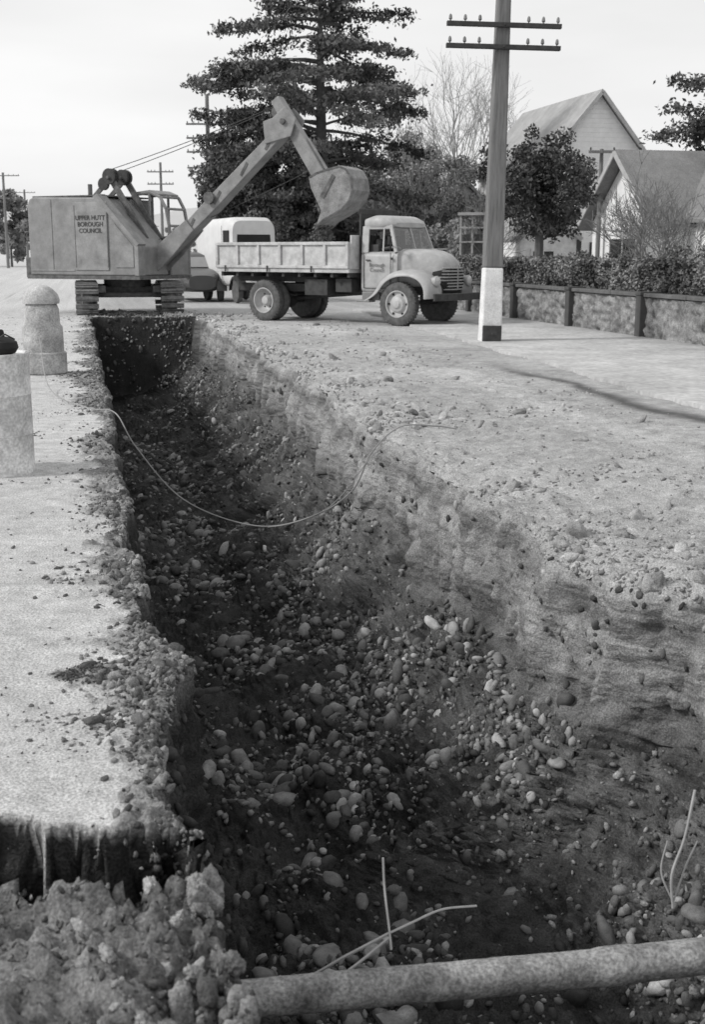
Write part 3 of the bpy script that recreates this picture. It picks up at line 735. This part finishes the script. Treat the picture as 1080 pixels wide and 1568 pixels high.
mb=MB(); mb.loft([csec(4.40,.52,.70,1.27,.6),csec(4.58,.47,.72,1.27,.65),csec(4.68,.36,.76,1.24,.75),csec(4.70,.22,.84,1.16,.8)]); mb.obj('grille_shadow',M_black,TR,smooth=True)
mb=MB()
for i in range(8):
    z=.79+i*.065; k=1-.25*abs(i-3.5)/3.5
    mb.tube([(4.42,-.53*k,z),(4.60,-.47*k,z),(4.70,-.33*k,z),(4.735,0,z),(4.70,.33*k,z),(4.60,.47*k,z),(4.42,.53*k,z)],.017,6)
mb.box(4.735,4.75,-.02,.02,.78,1.30)
mb.box(4.0,4.45,-.006,.006,1.64,1.66)
mb.obj('grille_bars',mat('grille_paint',.28,.4,6,.2),TR,smooth=True)
for sd in(-1,1):
    path=[(4.62,.60),(4.63,.80),(4.55,1.0),(4.36,1.15),(4.08,1.22),(3.75,1.22),(3.45,1.12),(3.25,.94),(3.12,.74),(3.0,.60),(2.85,.55)]
    wc=(3.78,.5); secs=[]
    for (x,z) in path:
        dx,dz=wc[0]-x,wc[1]-z; L=math.hypot(dx,dz); dx/=L;dz/=L
        if x<3.1: dx,dz=.2,-.3
        secs.append([(x+dx*.02,sd*.42,z+dz*.02),(x,sd*.62,z),(x+dx*.01,sd*.82,z+dz*.01),(x+dx*.05,sd*.93,z+dz*.05),(x+dx*.12,sd*.965,z+dz*.12),(x+dx*.155,sd*.965,z+dz*.155)])
    mb=MB(); mb.loft(secs,closed=False,caps=False); mb.obj('front_fender_%s'%('near' if sd<0 else 'off'),M_truck if sd<0 else M_fend,TR,smooth=True,subsurf=2,solid=.02)
mb=MB()
for sd in(-1,1): mb.box(2.7,3.05,min(sd*.72,sd*.97),max(sd*.72,sd*.97),.50,.55)
for sd in(-1,1): mb.box(2.74,3.2,min(sd*.70,sd*.80),max(sd*.70,sd*.80),.54,.72)
mb.obj('running_boards',M_fend,TR,bevel=.01)
mb=MB()
bp_=[(4.74,-1.0),(4.88,-.7),(4.94,-.3),(4.94,.3),(4.88,.7),(4.74,1.0)]
mb.loft([[(x,y,.56),(x+.05,y,.57),(x+.05,y,.71),(x,y,.72)] for x,y in bp_])
for sy in(-.4,.4): mb.box(4.5,4.92,sy-.03,sy+.03,.6,.68)
mb.obj('bumper',M_dark,TR,bevel=.006)
mb=MB();ln=MB()
for sd in(-1,1):
    mb.lathe([(-.14,.03),(-.10,.08),(-.02,.11),(.03,.118),(.045,.11)],(4.60,sd*.66,.97),(1,0,0),20)
    ln.lathe([(0,.1),(.02,.085),(.035,.05),(.04,.01)],(4.646,sd*.66,.97),(1,0,0),20)
mb.obj('headlight_shells',M_truck,TR,smooth=True); ln.obj('headlight_lenses',mat('lens',.45,.1,5,.1,spec=.8),TR,smooth=True)
mb=MB(); mb.beam((3.5,-.8,1.75),(3.62,-.98,1.8),.015,.015); mb.box(3.60,3.62,-1.05,-.93,1.75,1.92); mb.obj('mirror',M_dark,TR)
def text(body,parent,loc,size,m,rot=(math.pi/2,0,0),sp=.9,al='CENTER',off=.002):
    c=bpy.data.curves.new('lettering','FONT'); c.body=body; c.size=size; c.extrude=.002; c.align_x=al; c.space_line=sp; c.offset=off
    o=bpy.data.objects.new('lettering',c); COL.objects.link(o); o.location=loc; o.rotation_euler=rot; c.materials.append(m); o.parent=parent
text("Borough\nCouncil",TR,(3.17,-.842,1.27),.12,mat('faded_lettering',.13,.8,20,.5),off=.0)

# ---------------------------------------------------------------- excavator
EX=empty('rope_excavator',(-6.05,32.5,0)); ra=math.radians(-25)
UP=bpy.data.objects.new('upper_works',None); COL.objects.link(UP); UP.parent=EX; UP.rotation_euler=(0,0,ra)
mb=MB(); mb.prism([(-2.1,1.0),(1.3,1.0),(1.3,1.72),(.12,2.93),(-1.9,2.97),(-2.03,2.92),(-2.1,2.78)],-1.2,.15)
mb.prism([(-2.1,1.0),(.2,1.0),(.2,2.93),(-1.9,2.97),(-2.03,2.92),(-2.1,2.78)],.152,1.2)
mb.obj('engine_house',M_ex,UP,bevel=.03)
mb=MB()
mb.box(-.62,.42,-1.225,-1.203,1.13,2.82)
mb.box(-2.05,-.66,-1.215,-1.203,1.10,1.14); mb.box(-1.36,-1.33,-1.215,-1.203,1.14,2.9)
mb.prism([(1.3,1.72),(1.36,1.78),(.16,3.02),(.02,2.95)],-1.25,-.9)
mb.prism([(1.22,1.0),(1.34,1.0),(1.34,1.74),(1.22,1.74)],-1.24,-.95)
mb.prism([(.62,1.2),(1.18,1.2),(1.18,1.72),(.62,2.3)],-1.218,-1.203)
mb.obj('house_panels',M_exlt,UP,bevel=.01)
mb=MB(); mb.box(-2.2,1.35,-1.22,1.1,.90,.995); mb.box(-2.32,-1.9,-1.1,1.1,.93,1.45); mb.box(.40,.42,-1.231,-1.226,1.2,2.75);mb.box(-.60,-.58,-1.231,-1.226,1.2,2.75)
mb.box(-2.0,.2,-1.1,1.0,2.965,3.0); mb.cyl((-1.2,.3,2.95),(-1.2,.3,3.35),.06,.06,8)
mb.obj('deck_and_counterweight',M_exdk,UP,bevel=.02)
text("UPPER HUTT\nBOROUGH\nCOUNCIL",UP,(-.10,-1.232,2.38),.16,M_dark,sp=1.0)
pf=[(.2,1.0),(.2,3.05),(.75,3.10),(1.05,2.98),(1.22,2.68),(1.30,2.25),(1.32,1.7),(1.32,1.0)]
mb=MB()
for yy_ in(.25,1.12):
    mb.tube([(x,yy_,z) for x,z in pf],.045,6)
    mb.tube([(.72,yy_,3.08),(.72,yy_,1.7)],.035,6); mb.tube([(.2,yy_,1.95),(1.31,yy_,1.95)],.035,6)
    mb.prism([(.2,1.0),(1.32,1.0),(1.32,1.68),(1.31,1.95),(.2,1.95)],yy_-.01,yy_+.01)
mb.loft([[(x,.22,z) ,(x,1.15,z),(x,1.15,z+.04),(x,.22,z+.04)] for x,z in[(.15,3.06),(.75,3.12),(1.02,3.02)]])
mb.box(1.30,1.33,.25,1.12,1.0,1.9)
for k in(2,3,4,5): mb.cyl((pf[k][0],.25,pf[k][1]),(pf[k][0],1.12,pf[k][1]),.035,None,6)
mb.obj('operator_cab',M_ex,UP,bevel=0)
mb=MB(); mb.box(.3,.7,.4,.9,1.3,1.55); mb.box(.27,.35,.4,.9,1.55,2.1)
for yy_ in(.5,.65,.8): mb.cyl((1.05,yy_,1.3),(1.0,yy_,1.95),.015,None,6)
mb.obj('seat_and_levers',M_dark,UP)
person('excavator_operator',UP,(.48,.65,1.5),0,.95,True,(.42,.12,.25))
mb=MB()
for y in(-.45,.2):
    mb.beam((1.05,y,1.9),(.02,y,3.45),.07,.16); mb.beam((-.55,y,2.95),(.02,y,3.45),.06,.12)
mb.cyl((.02,-.6,3.45),(.02,.35,3.45),.045,None,8)
mb.obj('gantry',M_exdk,UP,bevel=.01)
mb=MB()
for y in(-.5,-.38,.05,.2): mb.lathe([(-.04,.2),(-.015,.17),(.015,.17),(.04,.2)],(.02,y,3.48),(0,1,0),18)
mb.lathe([(-.04,.16),(0,.13),(.04,.16)],(-.2,-.45,3.3),(0,1,0),16)
mb.obj('gantry_sheaves',M_dark,UP)
def tapered(mb,p,q,h0,h1,hm,y0,y1,mid=.45):
    p=Vector((p[0],p[1]));q=Vector((q[0],q[1]));d=(q-p).normalized();n_=Vector((-d.y,d.x));m_=p.lerp(q,mid)
    poly=[p-n_*h0,m_-n_*hm,q-n_*h1,q+n_*h1,m_+n_*hm,p+n_*h0]; mb.prism([(a.x,a.y) for a in poly],y0,y1)
BF=(1.15,1.28);BH=(5.05,4.55)
mb=MB(); tapered(mb,BF,BH,.12,.13,.17,-.30,.10)
tapered(mb,BF,(2.3,2.25),.24,.17,.24,-.36,-.303); tapered(mb,BF,(2.3,2.25),.24,.17,.24,.103,.16)
hp=[(4.5,4.13),(5.2,4.28),(5.35,4.68),(5.05,4.98),(4.72,4.73),(4.45,4.65)]
mb.prism(hp,-.34,-.303); mb.prism(hp,.103,.14)
mb.obj('boom',M_exlt,UP,bevel=.015)
mb=MB()
for t_ in(.12,.3,.5,.7,.88):
    cx=BF[0]+(BH[0]-BF[0])*t_; cz=BF[1]+(BH[1]-BF[1])*t_; mb.prism([(cx-.12,cz-.14),(cx-.06,cz-.18),(cx+.13,cz+.12),(cx+.07,cz+.17)],-.312,-.302)
mb.cyl((5.0,-.4,4.63),(5.0,.2,4.63),.07,None,10); mb.lathe([(-.05,.17),(0,.13),(.05,.17)],(4.75,-.1,4.88),(0,1,0),16); mb.lathe([(-.05,.15),(0,.12),(.05,.15)],(2.9,-.35,2.90),(0,1,0),16)
mb.cyl((1.15,-.45,1.28),(1.15,.25,1.28),.09,None,10)
mb.obj('boom_fittings',M_exdk,UP,bevel=.008)
DZ=-.08
SB=(4.72,5.17);SE=(6.15,2.97)
mb=MB(); tapered(mb,SB,SE,.12,.17,.16,-.24,.04); 
kp=[(x,z+DZ) for x,z in [(5.9,3.55),(6.25,3.35),(6.42,2.98),(6.2,2.82),(5.95,2.95)]]
mb.prism(kp,-.30,-.243); mb.prism(kp,.043,.10)
mb.beam((5.55,-.1,4.22),(6.1,-.1,3.42),.1,.07)
mb.obj('dipper_stick',M_exlt,UP,bevel=.015)
arc=[(x,z+DZ) for x,z in [(5.80,3.40),(6.0,3.50),(6.3,3.58),(6.62,3.64),(6.80,3.56),(6.92,3.36),(6.96,3.08),(6.88,2.84),(6.68,2.64),(6.40,2.50),(6.15,2.38),(5.98,2.24)]]
mb=MB()
inner=[(x+(6.35-x)*.08,z+(2.95-z)*.08) for x,z in arc]
mb.prism(arc+inner[::-1],-.55,.35)
side=arc+[(6.12,2.54),(5.98,2.82),(5.85,3.07)]
mb.prism(side,-.58,-.553); mb.prism(side,.353,.38)
mb.obj('bucket',mat('bucket_steel',.22,.5,4,.5,fine=.3),UP,bevel=.008)
mb=MB()
rimp=[(x+(6.35-x)*.07,z+(2.95-z)*.07) for x,z in arc]
mb.prism(arc+rimp[::-1],-.592,-.582)
for y in(-.5,-.28,-.06,.16): mb.prism([(6.0,2.22),(5.84,2.02),(5.95,2.12),(6.06,2.20)],y,y+.09)
mb.prism([(6.2,2.82),(6.5,3.32),(6.42,3.37),(6.1,2.87)],-.60,-.585)
mb.obj('bucket_teeth',M_exdk,UP)
def px(t,a,b,sag): return tuple(Vector(a).lerp(Vector(b),t)+Vector((0,0,-sag*4*t*(1-t))))
mb=MB()
for a,b in(((.02,-.4,3.66),(4.75,-.14,5.03)),((.02,.1,3.66),(4.75,-.02,5.03))):
    mb.tube([px(t,a,b,.05) for t in np.linspace(0,1,7)],.010,5)
mb.tube([px(t,(1.2,-.1,1.9),(5.9,-.1,3.62),.05) for t in np.linspace(0,1,7)],.009,5)
mb.obj('ropes',M_dark,UP)
gg=np.random.default_rng(3); V_,F_=ico(1); vs=[];fs=[]
for i in range(320):
    t_=gg.random(); r=.012+.05*gg.random()**2*(1-.5*t_); c=np.array([5.90+gg.normal(0,.06+.09*t_)-.05*t_,-.1+gg.normal(0,.2),2.24-.5*t_]); vs.append(V_*r*(.7+.6*gg.random(3))+c); fs.append(F_+i*len(V_))
npmesh('falling_soil',np.concatenate(vs),np.concatenate(fs),M_exdk,parent=UP)
ua=math.atan2(.2165,.976)
LO=bpy.data.objects.new('lower_works',None); COL.objects.link(LO); LO.parent=EX; LO.location=(.05,.2,0); LO.rotation_euler=(0,0,ua)
mb=MB();fr=MB()
for sx in(-1.08,1.08):
    r=.37;L=1.05; per=4*L+2*math.pi*r; n=34
    for i in range(n):
        d=i*per/n
        if d<2*L: y,z,a=-L+d,2*r,math.pi/2
        elif d<2*L+math.pi*r: t_=(d-2*L)/r; y,z,a=L+r*math.sin(t_),r+r*math.cos(t_),math.pi/2-t_
        elif d<4*L+math.pi*r: y,z,a=L-(d-2*L-math.pi*r),0,-math.pi/2
        else: t_=(d-4*L-math.pi*r)/r; y,z,a=-L-r*math.sin(t_),r-r*math.cos(t_),-math.pi/2-t_
        nrm=Vector((0,math.cos(a),math.sin(a))); c=Vector((sx,y,z+.04))
        mb.beam(c-Vector((.29,0,0)),c+Vector((.29,0,0)),.125,.04,up=nrm)
        c2=c+nrm*.03; mb.beam(c2-Vector((.27,0,0)),c2+Vector((.27,0,0)),.03,.05,up=nrm)
        c3=c-nrm*.04; fr.beam(c3-Vector((.08,0,0)),c3+Vector((.08,0,0)),.11,.05,up=nrm)
    for y in(-L,L):
        fr.lathe([(-.14,.10),(-.12,.30),(-.04,.33),(.04,.33),(.12,.30),(.14,.10)],(sx,y,.41),(1,0,0),20)
    for y in(-.65,-.3,.05,.4,.7): fr.cyl((sx-.13,y,.2),(sx+.13,y,.2),.13,None,12)
    fr.box(sx-.16,sx+.16,-L,L,.3,.56)
fr.box(-.95,.95,-.5,.5,.42,.70); fr.cyl((0,0,.70),(0,0,.90),.62,.62,24); fr.cyl((-1.0,-.75,.5),(1.0,-.75,.5),.07,None,8); fr.box(-.9,-.6,-1.1,.9,.56,.74);fr.box(.6,.9,-1.1,.9,.56,.74)
mb.obj('crawler_shoes',mat('track_steel',.18,.8,8,.5,bump=.3),LO,bevel=.005); fr.obj('crawler_frame',M_exdk,LO,bevel=.01)

# ---------------------------------------------------------------- van and car behind
VN=empty('delivery_van',(-3.62,40,0),math.radians(-62)); VN.scale=(.85,.85,1)
mb=MB()
mb.loft([csec(-2.4,.86,.55,2.55,.25),csec(-2.3,.9,.5,2.62,.25),csec(.9,.9,.5,2.66,.25),csec(1.25,.86,.5,2.55,.3)])
mb.loft([csec(1.2,.80,.5,1.45,.35),csec(1.8,.7,.5,1.38,.4),csec(2.1,.55,.55,1.25,.5)])
mb.obj('van_body',mat('van_paint',.6,.5,3,.1),VN,smooth=True)
mb=MB(); mb.box(.45,1.0,-.915,-.90,1.55,2.25); mb.add([(1.285,-.7,1.5),(1.285,.7,1.5),(1.24,.66,2.3),(1.24,-.66,2.3)],[(0,1,2,3)]); mb.box(2.02,2.12,-.3,.3,.7,1.15)
mb.box(.3,.31,-.91,-.9,.7,2.4); mb.obj('van_windows',M_black,VN)
ty=MB(); 
for x in(-1.5,1.5):
    for y in(-.8,.8): ty.lathe([(-.09,.2),(-.09,.33),(0,.36),(.09,.33),(.09,.2),(.07,.05)],(x,y,.36),(0,math.copysign(1,y),0),20)
ty.obj('van_wheels',M_tyre,VN,smooth=True)
mb=MB()
for sy in(-1,1):
    mb.loft([[(1.5+.5*math.cos(a),sy*.6,.4+.46*math.sin(a)),(1.5+.5*math.cos(a),sy*.92,.4+.44*math.sin(a)),(1.5+.46*math.cos(a),sy*.94,.38+.38*math.sin(a))] for a in np.linspace(0,math.pi,9)],closed=False)
mb.obj('van_fenders',M_dark,VN,smooth=True,solid=.03)
CR=empty('parked_car',(-5.3,41,0),math.radians(-75))
mb=MB(); mb.loft([csec(-2.0,.55,.45,.8,.5),csec(-1.85,.72,.35,.98,.45),csec(-1.2,.78,.3,1.08,.4),csec(.5,.78,.3,1.08,.4),csec(1.5,.6,.32,1.0,.5),csec(1.95,.42,.4,.85,.6)])
mb.loft([csec(-1.5,.55,.95,1.15,.5),csec(-1.15,.64,.95,1.5,.5),csec(-.3,.66,.95,1.58,.45),csec(.3,.62,.95,1.48,.5),csec(.62,.55,.95,1.12,.5)])
for x in(-1.3,1.3):
    for sy in(-1,1): mb.loft([[(x+.45*math.cos(a),sy*.5,.35+.42*math.sin(a)),(x+.45*math.cos(a),sy*.82,.35+.4*math.sin(a)),(x+.4*math.cos(a),sy*.84,.33+.34*math.sin(a))] for a in np.linspace(0,math.pi,9)],closed=False)
mb.obj('car_body',mat('car_paint',.09,.3,3,.1),CR,smooth=True)
mb=MB(); mb.add([(.64,-.5,1.1),(.64,.5,1.1),(.36,.5,1.42),(.36,-.5,1.42)],[(0,1,2,3)])
for sy in(-1,1): mb.box(-.9,.2,sy*.665-.004,sy*.665+.004,1.12,1.40)
mb.obj('car_windows',mat('car_glass',.3,.1,3,.1),CR)
ty=MB()
for x in(-1.3,1.3):
    for y in(-.68,.68): ty.lathe([(-.08,.15),(-.08,.3),(0,.33),(.08,.3),(.08,.15),(.06,.05)],(x,y,.33),(0,math.copysign(1,y),0),20)
for y in(-.4,.4): ty.sphere((1.85,y,.8),.1)
ty.obj('car_wheels',M_tyre,CR,smooth=True)

# ---------------------------------------------------------------- drums
M_drum=mat('whitewashed_drum',.55,.8,4,.4,fine=.25,bump=.3,bscale=25)
e=empty('oil_drum',(-2.66,8.83,0)); mb=MB()
R=.29; pr=[(0,R-.01),(.0,R+.006),(.02,R+.006),(.03,R),(.28,R),(.29,R+.006),(.30,R),(.57,R),(.58,R+.006),(.59,R),(.85,R),(.86,R+.006),(.88,R+.006),(.88,R-.012),(.865,R-.02),(.865,.02)]
mb.lathe(pr,(0,0,0),(0,0,1),36); mb.obj('drum_body',M_drum,e,smooth=True)
mb=MB(); mb.lathe([(0,.06),(.01,.10),(.05,.125),(.09,.115),(.12,.07),(.13,.03),(.17,.025),(.18,.015)],(0.1,0,.867),(0,0,1),20); mb.obj('kerosene_flare',M_black,e,smooth=True)
mb=MB(); mb.tube([(.1,-.09,.98),(.16,-.1,1.02),(.22,-.06,.98)],.006,5); mb.obj('flare_handle',M_dark,e)
B=empty('concrete_bollard',(-4.13,16.2,0)); mb=MB()
mb.lathe([(0,.28),(.02,.30),(.28,.30),(.30,.27),(.62,.265),(.66,.235),(.86,.225),(.92,.20)],(0,0,0),(0,0,1),30); mb.obj('base',mat('pale_concrete',.34,.9,4,.5,fine=.3,bump=.4,bscale=25),B,smooth=True)
mb=MB(); mb.lathe([(.92,.17),(.925,.235),(.97,.245),(1.05,.22),(1.12,.15),(1.16,.08),(1.17,.01)],(0,0,0),(0,0,1),30); mb.obj('domed_cap',mat('cap_paint',.42,.8,4,.4,fine=.25),B,smooth=True)

# ---------------------------------------------------------------- pipe, cables, roots
pp=MB(); a=Vector((-.62,3.22,-.62)); b=Vector((2.35,3.72,-.60)); n=120; pts=[]
for i in range(n+1):
    t=i/n; q=a.lerp(b,t)+Vector((0,0,.004*math.sin(t*9)-.02*math.sin(t*3.14))); pts.append(q)
secs=[]
for i,q in enumerate(pts):
    d=(b-a).normalized(); sdv=Vector((-d.y,d.x,0)); u=Vector((0,0,1)); r=.058*(1+.008*math.sin(i*1.3)+.01*math.sin(i*.31))
    if abs(i-59)<3: r*=1.08
    secs.append([q+sdv*(r*math.cos(k*math.pi/9))+u*(r*math.sin(k*math.pi/9)) for k in range(18)])
pp.loft(secs); 
pp.obj('water_pipe',mat('pipe_clay',.24,.8,7,.6,bump=.8,bscale=40,fine=.45,dist=.008),smooth=True)
def catm(P_,k=8):
    P_=[Vector(p) for p in P_]; P_=[P_[0]*2-P_[1]]+P_+[P_[-1]*2-P_[-2]]; o=[]
    for i in range(1,len(P_)-2):
        for j in range(k):
            t=j/k; o.append(.5*((2*P_[i])+(P_[i+1]-P_[i-1])*t+(2*P_[i-1]-5*P_[i]+4*P_[i+1]-P_[i+2])*t*t+(3*P_[i]-P_[i-1]-3*P_[i+1]+P_[i+2])*t**3))
    o.append(P_[-2]); return o
M_wire=mat('cable_sheath',.28,.7,5,.2); M_root=mat('pale_root',.35,.8,8,.3)
mb=MB(); c=catm([(-4.1,15.9,.5),(-3.5,13.9,.06),(-2.7,12.2,.05),(-2.34,11.8,.05),(-2.1,11.55,-.25),(-1.6,11.2,-.70),(-.9,10.9,-.885),(-.36,10.8,-.77),(.00,10.65,-.5),(.17,10.55,-.14),(.42,10.6,.08),(.75,10.8,.06),(.95,10.9,.02)],10)
mb.tube(c,.0065,6)
mb.tube([q+Vector((.04*math.sin(i*.25),-.03,.03*math.sin(i*.12))) for i,q in enumerate(c[62:96])],.0045,5)
mb.obj('sagging_cable',M_wire,smooth=True)
mb=MB()
mb.tube(catm([(.10,3.62,-.34),(.105,3.6,-.44),(.12,3.55,-.56),(.125,3.5,-.60)]),.004,5)
mb.tube(catm([(.12,3.55,-.57),(-.02,3.5,-.62),(-.18,3.45,-.68),(-.34,3.42,-.66)]),.0055,5)
mb.tube(catm([(.12,3.55,-.57),(.20,3.60,-.56),(.30,3.66,-.55),(.42,3.7,-.56)]),.004,5)
mb.tube(catm([(.12,3.54,-.58),(.0,3.45,-.63),(-.12,3.36,-.66),(-.15,3.3,-.60)]),.005,5)
mb.tube(catm([(1.06,3.62,-.52),(1.05,3.62,-.40),(1.09,3.64,-.28),(1.12,3.66,-.12)]),.005,5)
mb.tube(catm([(1.06,3.62,-.50),(1.10,3.64,-.38),(1.14,3.66,-.30)]),.003,5)
mb.tube(catm([(1.06,3.62,-.50),(1.02,3.64,-.40),(1.04,3.66,-.30)]),.003,5)
mb.obj('exposed_roots',M_root,smooth=True)
mb=MB(); mb.beam((.14,4.6,-1.60),(.30,4.15,-1.52),.09,.03); mb.obj('broken_plank',M_wood,bevel=.004)

# ---------------------------------------------------------------- light
el=math.radians(36); sd=Vector((-.90,-.22,0)).normalized()*math.cos(el)+Vector((0,0,math.sin(el)))
sun=bpy.data.lights.new('sun','SUN'); sun.energy=2.5; sun.angle=math.radians(8); sun.color=(1,.99,.975)
so=bpy.data.objects.new('sun',sun); COL.objects.link(so); so.rotation_euler=(-sd).to_track_quat('-Z','Y').to_euler()
wd_=bpy.data.worlds.new("World"); S.world=wd_; wd_.use_nodes=True; nt=wd_.node_tree; L=nt.links
bg=nt.nodes['Background']; bg.inputs['Strength'].default_value=.1
sk=nd(nt,'ShaderNodeTexSky',sky_type='NISHITA'); sk.sun_disc=False; sk.sun_elevation=el; sk.sun_rotation=math.atan2(sd.x,sd.y)
bw=nd(nt,'ShaderNodeRGBToBW'); L.new(sk.outputs[0],bw.inputs[0])
tc=nd(nt,'ShaderNodeTexCoord'); mp=nd(nt,'ShaderNodeMapping'); mp.inputs['Scale'].default_value=(1.2,1.2,5); L.new(tc.outputs['Generated'],mp.inputs[0])
no=nd(nt,'ShaderNodeTexNoise'); no.inputs['Scale'].default_value=1.6; no.inputs['Detail'].default_value=5; L.new(mp.outputs[0],no.inputs['Vector'])
mr=nd(nt,'ShaderNodeMapRange'); mr.inputs['From Min'].default_value=.3; mr.inputs['From Max'].default_value=.7; mr.inputs['To Min'].default_value=8.2; mr.inputs['To Max'].default_value=10.4; L.new(no.outputs['Fac'],mr.inputs['Value'])
mx=nd(nt,'ShaderNodeMix'); mx.data_type='FLOAT'; mx.inputs[0].default_value=.9
L.new(bw.outputs[0],mx.inputs[2]); L.new(mr.outputs[0],mx.inputs[3])
cc=nd(nt,'ShaderNodeCombineColor')
for i in range(3): L.new(mx.outputs[0],cc.inputs[i])
L.new(cc.outputs[0],bg.inputs['Color'])

# ---------------------------------------------------------------- camera
cam=bpy.data.cameras.new('camera'); co=bpy.data.objects.new('camera',cam); COL.objects.link(co)
co.location=(0,0,1.6); co.rotation_euler=(math.radians(90-12.19),0,0)
cam.sensor_fit='VERTICAL'; cam.sensor_height=36; cam.lens=42.41; cam.clip_start=.05; cam.clip_end=5000
cam.dof.use_dof=True; cam.dof.focus_distance=8; cam.dof.aperture_fstop=5.6
S.camera=co
print('verts',sum(len(o.data.vertices) for o in bpy.data.objects if o.type=='MESH'))
